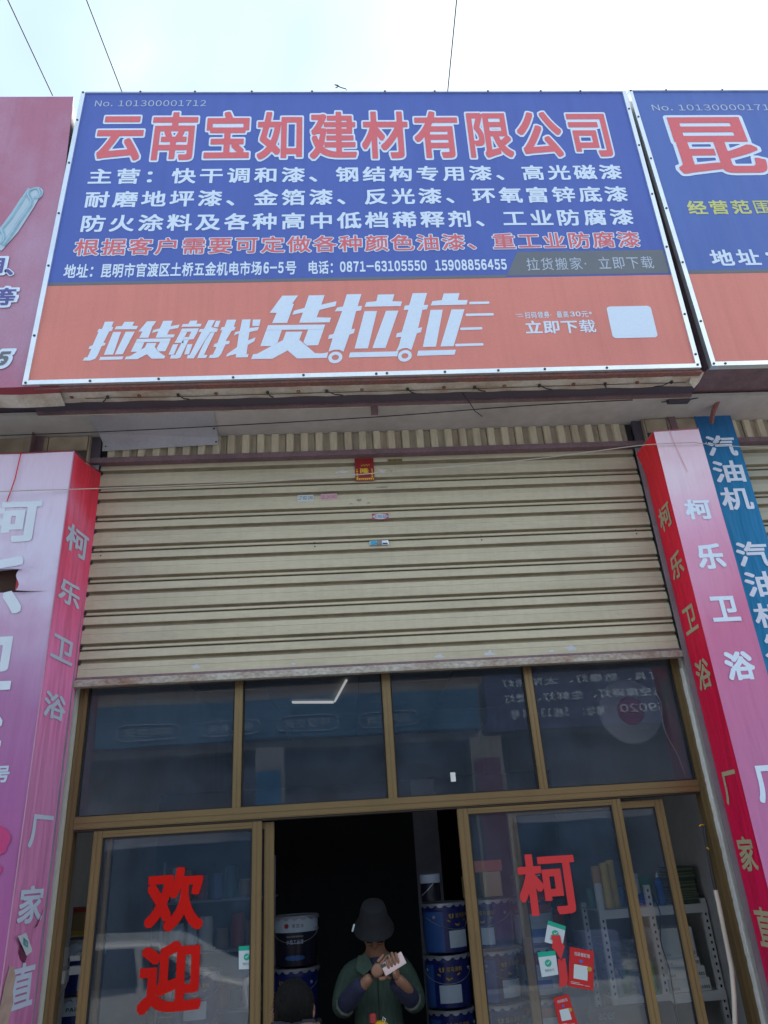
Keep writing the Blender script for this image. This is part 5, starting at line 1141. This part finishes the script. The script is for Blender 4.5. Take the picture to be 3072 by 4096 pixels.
for x_ in (1.40, 1.47, 1.54, 1.61):
    kk_ += 1; o = MB().lathe([(.03, .001), (.031, .09), (.028, .1), (.028, .12)], (x_, 1.36, 1.532), 14).build('tin', random.choice([M_redband, M_bluelabel, M_whiteplastic, M_greenp]), smooth=True)
    tag(o, 'small tin at the back of the top shelf, '+['first', 'second', 'third', 'fourth'][kk_-1]+' from the left', 'tin', 'small tins on the rack')
random.seed(31); kk_ = 0
for x_, y_b, h_ in ((1.41, 1.11, .15), (1.47, 1.13, .19), (1.75, 1.33, .12), (1.85, 1.38, .16)):
    kk_ += 1
    bottle(('pale squat bottle at the left of the middle shelf', 'teal bottle beside the pale one on the middle shelf', 'small white bottle behind the cartons', 'dark bottle by the wall behind the cartons')[kk_-1], x_, y_b, 1.047, .026, h_, (M_label, M_greenp, M_whiteplastic, M_bluelabel)[kk_-1], M_whiteplastic)
# monitor seen from behind
mo = empty('computer_monitor', 'black computer monitor seen from behind at the bottom right', 'monitor', (1.45, .8, .9))
add(MB().box(1.10, 1.63, .80, .84, .70, 1.048, bev=.008), 'shell', mat('black plastic', (.02, .021, .025), .4), mo)
add(MB().box(1.33, 1.41, .842, .87, .45, .85), 'stand', M_gasket, mo)
add(latin_row(MB(), 'acer', 1.165, 1.27, .985, 1.018, lambda a, b: (a, .7985, b), bold=.01), 'lettering', mat('logo grey', (.20, .24, .28), .4), mo)
tag(MB().box(.95, 1.85, .66, .95, .004, .45).build('counter', mat('dark counter', (.05, .04, .04), .5)), 'dark counter carrying the monitor behind the right door', 'counter')
cable('monitor_cable', 'black cable dangling behind the rear right door', [(1.66, .9, 1.62), (1.69, .9, 1.5), (1.66, .9, 1.35), (1.68, .9, 1.2), (1.675, .9, 1.05), (1.65, .88, .46)], .004, M_wire)
# round disc with red centre behind the right fanlight
rd = empty('wrapped_disc', 'round white disc with a red centre hanging behind the right fanlight pane', 'disc', (1.70, .6, 2.7))
add(MB().lathe([(.095, 0), (.205, 0), (.215, .012), (.205, .03), (.095, .03)], (1.645, .60, 2.715), 40, 'y'), 'white_ring', mat('ring white', (.42, .42, .44), .5), rd, True)
add(MB().lathe([(.001, -.002), (.093, -.002), (.094, .02)], (1.645, .60, 2.715), 32, 'y'), 'red_centre', mat('ring red', (.33, .015, .03), .4), rd, True)
cable('plastic_strip', 'thin clear plastic strip curling down the inside of the right fanlight pane', [(1.57, .14, 2.78), (1.64, .14, 2.74), (1.665, .14, 2.66), (1.65, .14, 2.58), (1.66, .14, 2.48), (1.70, .14, 2.36), (1.715, .14, 2.24)], .0022, mat('clear strip', (.5, .5, .52), .3))
# things at the left inner wall
so_ = empty('socket_box', 'white socket boxes with grey cables on the left inner column', 'socket', (-1.85, .3, 1.4))
add(MB().box(-1.862, -1.80, .28, .36, 1.50, 1.585, bev=.004), 'upper_box', M_whiteplastic, so_)
add(MB().box(-1.862, -1.79, .30, .37, 1.42, 1.48, bev=.004), 'lower_box', M_whiteplastic, so_)
add(MB().box(-1.785, -1.73, .33, .37, 1.52, 1.545, bev=.003), 'plug', M_whiteplastic, so_)
add(MB().box(-1.785, -1.72, .34, .38, 1.455, 1.495, bev=.003), 'plug', M_whiteplastic, so_)
cable('socket_cable', 'grey cable looping from the socket boxes at the left', [(-1.70, .36, 1.58), (-1.76, .34, 1.555), (-1.79, .33, 1.50), (-1.785, .32, 1.42), (-1.81, .3, 1.33), (-1.825, .3, 1.1), (-1.82, .3, .5)], .004, M_rail)
cable('orange_cable', 'orange and yellow twisted cable hanging by the left sockets', [(-1.655, .25, 1.575), (-1.67, .25, 1.52), (-1.668, .25, 1.47), (-1.685, .25, 1.42), (-1.70, .25, 1.37)], .006, mat('orange cable', (.55, .22, .02), .5))
gf = empty('tinsel_box', 'dark box with gold and red trim standing on the left bucket stack', 'box', (-1.92, .95, 1.6))
add(MB().box(-2.03, -1.83, .87, 1.03, 1.61, 1.76), 'carton', M_cardboard, gf); add(MB().box(-2.031, -1.829, .866, .869, 1.61, 1.635), 'gold_strip', M_goldprint, gf); add(MB().box(-2.031, -1.829, .865, .869, 1.735, 1.755), 'red_strip', M_redband, gf)
# clutter behind the left door: goods on a shelf
sf = empty('goods_shelf', 'shelf with pale goods behind the left door', 'shelf', (-1.2, 2.2, 0))
for z in (1.72, 1.38, 1.0, .6): add(MB().box(-1.7, -.85, 2.05, 2.4, z-.015, z), 'shelf_board', M_rail, sf)
for x in (-1.7, -.86): add(MB().box(x, x+.02, 2.04, 2.06, .004, 2.0), 'post', M_rail, sf)
random.seed(8); cols = [M_bluelabel, M_label, M_whiteplastic, M_redband, M_cardboard, mat('teal tin', (.02, .12, .14), .5)]
for z in (1.72, 1.38, 1.0):
    x = -1.66; cnt_ = 0
    while x < -.95:
        r_ = random.uniform(.035, .06); h_ = random.uniform(.12, .24); m_ = random.choice(cols)
        o = MB().lathe([(r_, .001), (r_, h_*.9), (r_*.93, h_*.92), (r_*.9, h_)], (x+r_, 2.15+random.uniform(0, .05), z), 14).build('tin', m_, smooth=True)
        cnt_ += 1; tag(o, 'paint tin on the %s shelf behind the left door, %s from the left' % ({1.72: 'upper', 1.38: 'middle', 1.0: 'lower'}[z], ['first', 'second', 'third', 'fourth', 'fifth', 'sixth', 'seventh', 'eighth', 'ninth'][cnt_-1]), 'tin', 'tins on the shelves behind the left door'); x += 2*r_+random.uniform(.005, .03)
# ceiling lamp
lp = empty('ceiling_lamp', 'L shaped pair of lit white tubes on the shop ceiling', 'lamp', (-.5, 5.5, 3.85))
lm = emit_mat('lit tube', (1, .98, .95), .22)
for a, b in (((-.95, 5.56, 3.875), (-.41, 5.69, 3.875)), ((-.39, 5.66, 3.875), (-.23, 4.45, 3.875))):
    add(MB().tube([a, b], .014, 10), 'tube', lm, lp)
add(MB().tube([(-.95, 5.64, 3.885), (-.41, 5.78, 3.885)], .014, 8), 'tube', lm, lp)

# ================================================================ people
def skin(name, V, E, Rr, m, parent=None, sub=2, root=0, mods=None):
    me = bpy.data.meshes.new(name); me.from_pydata([Vector(v) for v in V], E, [])
    o = bpy.data.objects.new(name, me); C.objects.link(o)
    o.modifiers.new('s', 'SKIN'); me.skin_vertices or None
    lay = me.skin_vertices[0].data if me.skin_vertices else None
    if lay is None:
        bpy.context.view_layer.objects.active = o
        bm = bmesh.new(); bm.from_mesh(me); l_ = bm.verts.layers.skin.verify(); bm.to_mesh(me); bm.free(); lay = me.skin_vertices[0].data
    for i, r_ in enumerate(Rr):
        lay[i].radius = r_ if isinstance(r_, tuple) else (r_, r_); lay[i].use_root = (i == root); lay[i].use_loose = False
    s_ = o.modifiers.new('u', 'SUBSURF'); s_.levels = s_.render_levels = sub
    bpy.context.view_layer.update()
    m2 = bpy.data.meshes.new_from_object(o.evaluated_get(bpy.context.evaluated_depsgraph_get()))
    for p in m2.polygons: p.use_smooth = True
    bpy.data.objects.remove(o); m2.materials.clear(); m2.materials.append(m)
    n_ = bpy.data.objects.new(name, m2); C.objects.link(n_)
    if parent: part_of(n_, parent)
    return n_
def chain(n, start=0): return [(start+i, start+i+1) for i in range(n-1)]
def blob_(c, s, m, name, parent, sub=3, fn=None, rot=None):
    bm = bmesh.new(); bmesh.ops.create_icosphere(bm, subdivisions=sub, radius=1)
    for q in bm.verts:
        p = q.co.copy()
        if fn: p = fn(p)
        p = Vector((p.x*s[0], p.y*s[1], p.z*s[2]))
        if rot: p = rot @ p
        q.co = p+Vector(c)
    bm.verts.index_update(); mb = MB().add([tuple(q.co) for q in bm.verts], [tuple(q.index for q in p.verts) for p in bm.faces]); bm.free()
    return add(mb, name, m, parent, True)
# --- man in the doorway
man = empty('person', 'man in dark bucket hat and green corduroy jacket looking at his phone in the doorway', 'person', (-.13, .5, 0))
cx_, y_ = -.135, .50
body = skin('body', [(cx_, y_+.02, .93), (cx_, y_+.02, 1.12), (cx_, y_, 1.30), (cx_, y_-.01, 1.40), (cx_, y_-.04, 1.46), (cx_-.005, y_-.07, 1.52), (cx_-.005, y_-.085, 1.575),   # 0-6 trunk, neck, head
    (cx_-.145, y_, 1.36), (cx_-.20, y_-.05, 1.19), (cx_-.10, y_-.24, 1.30), (cx_-.035, y_-.30, 1.365),       # 7-10 right arm (viewer's left)
    (cx_+.145, y_, 1.36), (cx_+.205, y_-.05, 1.19), (cx_+.15, y_-.24, 1.29), (cx_+.095, y_-.31, 1.355),       # 11-14
    (cx_-.09, y_+.02, .86), (cx_-.10, y_, .48), (cx_-.10, y_+.04, .08), (cx_-.11, y_-.10, .04),
    (cx_+.09, y_+.02, .86), (cx_+.10, y_, .48), (cx_+.10, y_+.04, .08), (cx_+.11, y_-.10, .04)],
    [(0, 1), (1, 2), (2, 3), (3, 4), (4, 5), (5, 6), (3, 7), (7, 8), (8, 9), (9, 10), (3, 11), (11, 12), (12, 13), (13, 14), (0, 15), (15, 16), (16, 17), (17, 18), (0, 19), (19, 20), (20, 21), (21, 22)],
    [(.13, .085), (.12, .075), (.12, .075), (.10, .06), .046, (.066, .074), (.068, .078), .042, .034, .030, .028, .042, .034, .030, .028, .085, .056, .040, .035, .085, .056, .040, .035], M_skin, man)
skin('jacket', [(cx_, y_+.02, .80), (cx_, y_+.02, 1.0), (cx_, y_+.015, 1.15), (cx_, y_+.005, 1.30), (cx_, y_, 1.385), (cx_-.15, y_+.005, 1.352), (cx_-.185, y_, 1.26), (cx_-.205, y_-.04, 1.185), (cx_-.165, y_-.14, 1.215),
    (cx_+.15, y_+.005, 1.352), (cx_+.188, y_, 1.26), (cx_+.21, y_-.04, 1.185), (cx_+.175, y_-.14, 1.21), (cx_, y_-.01, 1.435)],
    [(0, 1), (1, 2), (2, 3), (3, 4), (4, 5), (5, 6), (6, 7), (7, 8), (4, 9), (9, 10), (10, 11), (11, 12), (4, 13)],
    [(.18, .13), (.16, .12), (.145, .115), (.15, .115), (.135, .10), .074, .066, .066, .056, .074, .066, .066, .056, (.066, .068)], M_jacket, man)
for s in (-1, 1):
    skin('cuff', [(cx_+s*.195, y_-.12, 1.205), (cx_+s*.15, y_-.19, 1.26), (cx_+s*.105, y_-.245, 1.31), (cx_+s*.080, y_-.275, 1.335)], chain(4), [.058, .054, .046, .040], M_navy, man)
    cf = [(cx_+s*.188, y_-.135, 1.208), (cx_+s*.178, y_-.150, 1.222)]
    skin('sleeve_hem', cf, chain(2), [.064, .062], mat('fleece hem', (.10, .11, .10), .95) if 'fleece hem' not in bpy.data.materials else bpy.data.materials['fleece hem'], man, 1)
    # collar flap
    add(MB().sheet([(cx_+s*.02, y_-.118, 1.385), (cx_+s*.05, y_-.10, 1.445), (cx_+s*.10, y_-.075, 1.44), (cx_+s*.115, y_-.105, 1.375), (cx_+s*.075, y_-.13, 1.35)], (0, -1, 0), .008), 'collar', M_jacket, man, True)
add(MB().tube([(cx_, y_-.150, 1.36), (cx_, y_-.152, 1.15), (cx_-.005, y_-.15, .85)], .004, 6), 'zip', M_gasket, man)
skin('sweater', [(cx_, y_-.055, 1.32), (cx_, y_-.05, 1.40), (cx_, y_-.045, 1.43)], chain(3), [(.075, .07), (.062, .055), (.058, .055)], M_navy, man)
skin('trousers', [(cx_, y_+.02, .90), (cx_-.09, y_+.02, .80), (cx_-.10, y_, .48), (cx_-.10, y_+.04, .10), (cx_+.09, y_+.02, .80), (cx_+.10, y_, .48), (cx_+.10, y_+.04, .10)], [(0, 1), (1, 2), (2, 3), (0, 4), (4, 5), (5, 6)], [(.16, .12), .10, .075, .065, .10, .075, .065], M_trouser, man)
for s in (-1, 1): add(MB().box(cx_+s*.105-.05, cx_+s*.105+.05, y_-.17, y_+.10, .005, .085, bev=.025), 'shoe', M_shoe, man)
# head turned down: face plane tilts forward
rotm = Matrix.Rotation(R(48), 3, 'X')
hc = Vector((cx_-.005, y_-.062, 1.545))
def headfn(p):
    q = p.copy()
    if q.z < 0: q.x *= 1-.30*min(1, -q.z); q.y *= 1-.12*min(1, -q.z)
    if p.y < 0 and abs(p.x) < .16 and -.35 < p.z < .12: q.y -= .16*(1-abs(p.x)/.16)*(1-abs(p.z+.12)/.24)  # nose
    if p.y < -.5 and .05 < p.z < .3 and .15 < abs(p.x) < .5: q.y += .06
    return q
blob_(hc, (.070, .086, .112), M_skin, 'face', man, 4, headfn, rotm)
def onh(v): return hc+rotm @ Vector(v)
for s in (-1, 1):
    blob_(onh((s*.028, -.083, .018)), (.013, .006, .007), M_skin, 'eyelid', man, 2, None, rotm)
    blob_(onh((s*.028, -.088, .016)), (.012, .003, .0018), M_hair, 'lashes', man, 1, None, rotm)
    blob_(onh((s*.030, -.086, .034)), (.019, .005, .004), M_hair, 'eyebrow', man, 2, None, rotm)
    blob_(onh((s*.074, .005, .0)), (.010, .020, .030), M_skin, 'ear', man, 2, None, rotm)
blob_(onh((0, -.086, -.052)), (.022, .006, .006), mat('lips', (.26, .09, .08), .5), 'mouth', man, 2, None, rotm)
# bucket hat: dome and sloping brim
rot2 = Matrix.Rotation(R(28), 3, 'X'); v = []; f = []; n = 28
prof = [(.001, .104), (.05, .101), (.076, .090), (.088, .060), (.096, .022), (.098, .010), (.118, -.016), (.134, -.040), (.131, -.042), (.096, .002), (.09, .0)]
for r_, z_ in prof:
    for k in range(n):
        t = 2*math.pi*k/n; p = Vector((r_*math.cos(t)*.86, r_*math.sin(t)*1.02, z_+.004*math.sin(t*3)*(r_ > .1))); v.append(tuple(Vector((cx_-.005, y_-.088, 1.604))+rot2 @ p))
for i in range(len(prof)-1):
    for k in range(n): f.append((i*n+k, i*n+(k+1) % n, (i+1)*n+(k+1) % n, (i+1)*n+k))
add(MB().add(v, f), 'hat', M_cap, man, True)
add(MB().tube([(-.262, y_-.17, 1.565), (-.250, y_-.175, 1.60)], .005, 6), 'hat_clip', M_card, man)
# phone and hands
ph = empty('phone', 'pink and white smartphone held in both hands by the man in the doorway', 'phone', (-.055, .16, 1.41))
ax = Vector((.075, 0, .035)).normalized(); ay = Vector((-.2, .35, .9)).normalized(); ay = (ay-ax*ay.dot(ax)).normalized(); an = ax.cross(ay)
mm = Matrix((ax, ay, an)).transposed()
pc = Vector((-.052, .165, 1.415))
def pbox(a, b, c, m, name, bev=.004, off=(0, 0, 0)):
    t_ = MB().box(-a, a, -b, b, -c, c, bev=bev); t_.v = [tuple(pc+mm @ (Vector(q)+Vector(off))) for q in t_.v]; return add(t_, name, m, ph, True)
pbox(.062, .031, .004, M_phone, 'case', .0035); pbox(.012, .008, .001, M_lens, 'camera', .0008, (-.05, .018, .0055)); pbox(.058, .028, .0006, M_lens, 'screen', .0004, (0, 0, -.0052))
def hand(s, base, dirv, curl, parent):
    """palm with four unequal fingers and a thumb; dirv runs from wrist to knuckles"""
    d = Vector(dirv).normalized(); side = d.cross(Vector((0, -1, 0))).normalized(); nrm_ = side.cross(d).normalized()
    b = Vector(base)
    skin('palm', [b, b+d*.035, b+d*.07], chain(3), [(.020, .026), (.016, .036), (.013, .036)], M_skin, parent)
    for k, ln in enumerate((.068, .076, .070, .055)):
        o_ = b+d*.062+side*(.028-.0185*k)
        pts = [o_, o_+d*ln*.42+nrm_*curl*.3*ln, o_+d*ln*.68+nrm_*curl*.75*ln, o_+d*ln*.78+nrm_*curl*1.15*ln]
        skin('finger', pts, chain(4), [.0095, .0088, .0080, .0068], M_skin, parent)
    o_ = b+d*.015+side*.030*s
    skin('thumb', [o_, o_+side*s*.022+d*.025, o_+side*s*.020+d*.052+nrm_*curl*.015], chain(3), [.0125, .0105, .008], M_skin, parent)
hand(-1, (-.035, .205, 1.345), (-.15, -.42, .55), -.55, man)
hand(1, (-.165, .19, 1.365), (.75, -.22, .65), -.5, man)
# something yellow at his waist
yb = empty('yellow_bottle', 'yellow container with a red cap at the very bottom, before the green jacket', 'container', (-.15, .28, .95))
add(MB().lathe([(.045, -.2), (.062, -.18), (.064, .08), (.055, .125), (.03, .15), (.015, .155)], (-.135, .26, 1.0), 24), 'body', M_yellow, yb, True)
add(MB().lathe([(.018, .156), (.018, .19), (.012, .196), (.001, .197)], (-.172, .25, .995), 14), 'cap', M_redband, yb, True)
add(MB().tube([(-.115, .24, 1.13), (-.108, .24, 1.165), (-.118, .24, 1.175), (-.122, .24, 1.155)], .003, 6), 'hook', mat('chrome2', (.7, .7, .7), .2, .9), yb)
add(MB().box(-.19, -.08, .20, .33, .005, .80), 'base', M_gasket, yb)

# --- visitor seen from behind
p2 = empty('person', 'person from behind with short black hair and brown collar at the bottom edge', 'person', (-.51, -.8, 0))
X, Yy = -.512, -.80
skin('body', [(X, Yy, .82), (X, Yy, 1.0), (X, Yy, 1.15), (X, Yy, 1.235), (X+.002, Yy+.012, 1.30), (X+.004, Yy+.03, 1.37), (X-.15, Yy, 1.205), (X-.18, Yy+.02, 1.0), (X-.16, Yy+.14, .82), (X-.15, Yy+.2, .80), (X+.15, Yy, 1.205), (X+.18, Yy+.02, 1.0), (X+.16, Yy+.14, .82), (X+.15, Yy+.2, .80),
    (X-.08, Yy, .76), (X-.09, Yy, .42), (X-.09, Yy-.03, .07), (X+.08, Yy, .76), (X+.09, Yy, .42), (X+.09, Yy-.03, .07)],
    [(0, 1), (1, 2), (2, 3), (3, 4), (4, 5), (3, 6), (6, 7), (7, 8), (8, 9), (3, 10), (10, 11), (11, 12), (12, 13), (0, 14), (14, 15), (15, 16), (0, 17), (17, 18), (18, 19)],
    [(.12, .08), (.11, .07), (.11, .07), (.09, .06), .046, (.062, .072), .04, .032, .03, .026, .04, .04, .03, .026, .08, .052, .04, .08, .052, .04], M_skin, p2)
blob_((X+.004, Yy+.03, 1.385), (.072, .088, .100), M_skin, 'face', p2, 4, lambda p: Vector((p.x*(1-.22*max(0, -p.z)), p.y, p.z)))
def hairfn(p):
    q = p*(1+.035*math.sin(p.x*23+p.z*9)*math.sin(p.y*19)); 
    return q
o = blob_((X+.003, Yy+.018, 1.398), (.081, .088, .094), M_hair, 'hair', p2, 4, hairfn)
random.seed(6); mb = MB()
for k in range(420):
    t = random.uniform(0, 2*math.pi); e = random.uniform(-.25, 1.4); d = Vector((math.cos(t)*math.cos(e), math.sin(t)*math.cos(e), math.sin(e)))
    if d.y > .55 and d.z < .2: continue
    a = Vector((X+.003, Yy+.018, 1.398))+Vector((d.x*.080, d.y*.087, d.z*.093)); b2 = a+d*.006+Vector((random.uniform(-.008, .008), random.uniform(-.006, .006), -.012))
    mb.tube([a, b2], [.0016, .0004], 3, cap=False)
add(mb, 'hair_strands', M_hair, p2)['kind'] = 'stuff'
for s in (-1, 1): blob_((X+s*.078, Yy+.03, 1.375), (.011, .018, .028), M_skin, 'ear', p2, 3)
skin('coat', [(X, Yy, .70), (X, Yy, .9), (X, Yy, 1.12), (X, Yy, 1.20), (X-.15, Yy, 1.19), (X-.18, Yy+.01, 1.0), (X-.165, Yy+.10, .85), (X+.15, Yy, 1.19), (X+.18, Yy+.01, 1.0), (X+.165, Yy+.10, .85)], [(0, 1), (1, 2), (2, 3), (3, 4), (4, 5), (5, 6), (3, 7), (7, 8), (8, 9)],
    [(.17, .13), (.16, .12), (.165, .12), (.13, .095), .075, .062, .05, .075, .062, .05], M_brown, p2)
v = []; n = 32; prof = [(.062, .02), (.074, .045), (.094, .050), (.112, .02), (.124, -.03), (.15, -.07)]
for r_, z_ in prof:
    for k in range(n):
        t = 2*math.pi*k/n; v.append((X+r_*1.12*math.cos(t), Yy+.01+r_*.86*math.sin(t), 1.285+z_+.012*math.sin(t)*-1+.003*math.sin(5*t)))
f = [(i*n+k, i*n+(k+1) % n, (i+1)*n+(k+1) % n, (i+1)*n+k) for i in range(len(prof)-1) for k in range(n)]
add(MB().add(v, f), 'collar', M_brown, p2, True)
v = []; prof = [(.060, .0), (.068, .060), (.078, .062), (.088, .035)]
for r_, z_ in prof:
    for k in range(n):
        t = 2*math.pi*k/n; v.append((X+r_*1.12*math.cos(t), Yy+.012+r_*.86*math.sin(t), 1.285+z_+.012*math.sin(t)*-1))
f = [(i*n+k, i*n+(k+1) % n, (i+1)*n+(k+1) % n, (i+1)*n+k) for i in range(len(prof)-1) for k in range(n)]
add(MB().add(v, f), 'inner_collar', M_trouser, p2, True)
skin('trousers', [(X, Yy, .78), (X-.085, Yy, .70), (X-.09, Yy, .42), (X-.09, Yy-.03, .09), (X+.085, Yy, .70), (X+.09, Yy, .42), (X+.09, Yy-.03, .09)], [(0, 1), (1, 2), (2, 3), (0, 4), (4, 5), (5, 6)], [(.15, .11), .09, .07, .06, .09, .07, .06], M_trouser, p2)
for s in (-1, 1): add(MB().box(X+s*.09-.045, X+s*.09+.045, Yy-.08, Yy+.17, .002, .08, bev=.025), 'shoe', M_shoe, p2)

# ================================================================ across the street (seen only as reflections)
M_op = mat('opposite wall', (.30, .29, .28), .9, dirt=.5, dscale=1); M_opr = mat('opposite roof sheet', (.22, .19, .18), .8, dirt=.5)
M_opb = mat('opposite blue sign', (.05, .16, .30), .6); M_opd = mat('opposite navy sign', (.08, .09, .20), .6)
ob = empty('opposite_shops', 'row of shops across the street, seen reflected in the glass', 'building', (0, -12, 0))
for a, b in ((-16, -5.4), (2.0, 2.6), (-1.9, -1.4), (6.2, 6.8), (10.5, 16)): bx('wall_pier', M_op, ob, a, b, -12.5, -9.6, 0, 3.9)
bx('fascia', M_op, ob, -16, 16, -12.5, -9.82, 3.9, 4.95)
bx('upper_wall', M_opr, ob, -16, 16, -12.5, -10.3, 4.951, 5.75)
for a, b in ((-5.39, -1.91), (-1.39, 1.99), (2.61, 6.19), (6.81, 10.49)):
    bx('shop_shutter', M_rail, ob, a, b, -10.3, -10.25, 2.4, 3.899); bx('shop_interior', M_dark, ob, a, b, -12.4, -12.3, 0, 3.89)
s1_ = bx('sign_band', M_opb, None, -4.85, 2.25, -9.80, -9.70, 4.08, 4.82); tag(s1_, 'long blue sign band over the shops across the street', 'signboard', 'signs across the street')
PO = lambda y: (lambda a, b: (-a, y, b))
for k, cx2 in enumerate((3.9, 2.4, .95, -.55)):
    mb = MB(); text_row(mb, ('御风空调', '御风老翎', '环保空调', '润风机电')[k], cx2-.42, cx2+.42, 4.24, 4.40, PO(-9.69), bold=.0, n=60)
    part_of(mb.build('lettering', M_letpale), s1_) if False else None
    o = mb.build('lettering', M_letpale, s1_)
    pts = [(cx2+.56*math.copysign(abs(math.cos(t))**.35, math.cos(t)), 4.32+.14*math.copysign(abs(math.sin(t))**.6, math.sin(t))) for t in [i*math.pi/18 for i in range(37)]]
    MB().tube([(-a, -9.69, b) for a, b in pts], .008, 4).build('oval_outline', M_letpale, s1_)
s2_ = bx('navy_sign', M_opd, None, 2.4, 6.05, -9.80, -9.69, 3.98, 5.05); tag(s2_, 'navy sign with white lettering across the street', 'signboard', 'signs across the street')
mb = MB(); text_row(mb, '灯具、防爆灯、太阳能灯', -5.95, -2.75, 4.80, 4.95, PO(-9.68), bold=.01, n=60); text_row(mb, '航空障碍灯、生鲜灯、壁灯', -5.95, -2.75, 4.50, 4.66, PO(-9.68), bold=.01, n=60)
latin_row(mb, '59020', -5.9, -5.0, 4.20, 4.36, PO(-9.68), bold=.02, n=60); text_row(mb, '地址：', -4.7, -4.15, 4.18, 4.36, PO(-9.68), bold=.01, n=60)
latin_row(mb, '5', -4.0, -3.93, 4.20, 4.36, PO(-9.68), bold=.02, n=60); text_row(mb, '栋', -3.9, -3.72, 4.18, 4.36, PO(-9.68), bold=.01, n=60); latin_row(mb, '13-14', -3.68, -3.1, 4.20, 4.36, PO(-9.68), bold=.02, n=60); text_row(mb, '号', -3.05, -2.86, 4.18, 4.36, PO(-9.68), bold=.01, n=60)
mb.build('lettering', M_letwhite, s2_)
bx('red_end', M_redband, s2_, 6.051, 7.2, -9.80, -9.69, 3.98, 5.05) if False else None
s3_ = bx('red_sign', mat('red sign face', (.35, .05, .09), .6), None, 6.08, 9.5, -9.80, -9.69, 3.98, 5.05); tag(s3_, 'red sign beyond the navy one across the street', 'signboard', 'signs across the street')
for k, (x_, c_) in enumerate(((-5.7, (.30, .04, .10)), (-1.65, (.03, .16, .36)), (2.3, (.20, .07, .12)), (6.5, (.04, .18, .36)))):
    o = bx('pier_banner', mat('pier banner %d' % k, c_, .7, dirt=.5, dscale=3), None, x_-.22, x_+.22, -9.59, -9.56, .6, 3.5)
    tag(o, ('dark red', 'blue', 'pink', 'blue-green')[k]+' vertical banner on a pier across the street', 'banner', 'banners across the street')
random.seed(21)
for k in range(14):
    x_ = -7+k*.95; h_ = random.uniform(.5, 1.5); w_ = random.uniform(.3, .7)
    o = bx('goods_crate', random.choice([M_cardboard, M_rail, M_bluelabel, M_opd, M_label]), None, x_, x_+w_, -9.5, -9.1, .002, h_, bev=.02)
    tag(o, 'goods standing before the shops across the street, '+['first', 'second', 'third', 'fourth', 'fifth', 'sixth', 'seventh', 'eighth', 'ninth', 'tenth', 'eleventh', 'twelfth', 'thirteenth', 'fourteenth'][k]+' from the left', 'crate', 'goods across the street')
# parked white car
car = empty('parked_car', 'white car parked across the pavement, seen reflected in the left door', 'car', (-3.6, -5.6, -.13), 'vehicles in the street')
prof = [(-2.2, .35), (-2.25, .62), (-2.12, .86), (-1.35, .96), (-.75, 1.36), (.15, 1.44), (1.2, 1.40), (1.85, 1.05), (2.2, .98), (2.28, .6), (2.22, .32)]
def carpt(p, s, inset): return (-3.6+p[0], -5.6+s*(.86-inset), -.13+p[1])
v = []; rows = []
for s, k in ((-1, 0), (-1, 1), (1, 1), (1, 0)):
    pass
ins = lambda z: .0 if z < .95 else .16*(z-.95)/.45
v = [carpt(p, -1, ins(p[1])) for p in prof]+[carpt(p, 1, ins(p[1])) for p in prof]; k = len(prof)
cbm = bmesh.new(); vv_ = [cbm.verts.new(q) for q in v]
cbm.faces.new(vv_[:k]); cbm.faces.new(vv_[k:][::-1])
for i in range(k): cbm.faces.new((vv_[i], vv_[k+i], vv_[k+(i+1) % k], vv_[(i+1) % k]))
bmesh.ops.recalc_face_normals(cbm, faces=cbm.faces); bmesh.ops.bevel(cbm, geom=[e for e in cbm.edges], offset=.05, segments=3, affect='EDGES')
cbm.verts.index_update(); add(MB().add([tuple(q.co) for q in cbm.verts], [tuple(q.index for q in p.verts) for p in cbm.faces]), 'body', mat('white car paint', (.62, .62, .62), .25, coat=.6), car, True); cbm.free()
cg = mat('car glass', (.012, .014, .018), .08)
for s in (-1, 1):
    for q in ([(-1.2, .98), (-.72, 1.30), (-.02, 1.36), (-.02, .98)], [(.04, .98), (.04, 1.365), (.95, 1.345), (1.05, .98)], [(1.12, .99), (1.03, 1.33), (1.25, 1.30), (1.62, 1.04)]):
        add(MB().sheet([(-3.6+a, -5.6+s*(.868-ins(b)), -.13+b) for a, b in q], (0, s, 0), .006), 'side_window', cg, car)
    for wx in (-1.4, 1.45):
        wb = add(MB().lathe([(.20, 0), (.31, .01), (.32, .1), (.31, .2), (.2, .21)], (-3.6+wx, -5.6+s*.72-.1, .20), 28, 'y'), 'tyre', M_gasket, car, True)
        add(MB().lathe([(.001, -.014), (.19, -.012), (.2, .0)] if s < 0 else [(.2, .21), (.19, .222), (.001, .224)], (-3.6+wx, -5.6+s*.72-.1, .20), 20, 'y'), 'wheel_rim', M_tin, car, True)
add(MB().sheet([(-4.30, -6.2, 1.20), (-4.88, -6.25, .86), (-4.88, -4.95, .86), (-4.30, -5.0, 1.20)], (-.5, 0, .85), .03), 'windscreen', cg, car)
add(MB().box(-5.86, -5.80, -6.2, -5.85, .5, .62, bev=.02), 'headlight', M_card, car); add(MB().box(-5.86, -5.80, -5.35, -5.0, .5, .62, bev=.02), 'headlight', M_card, car)
print('objects', len(bpy.data.objects))
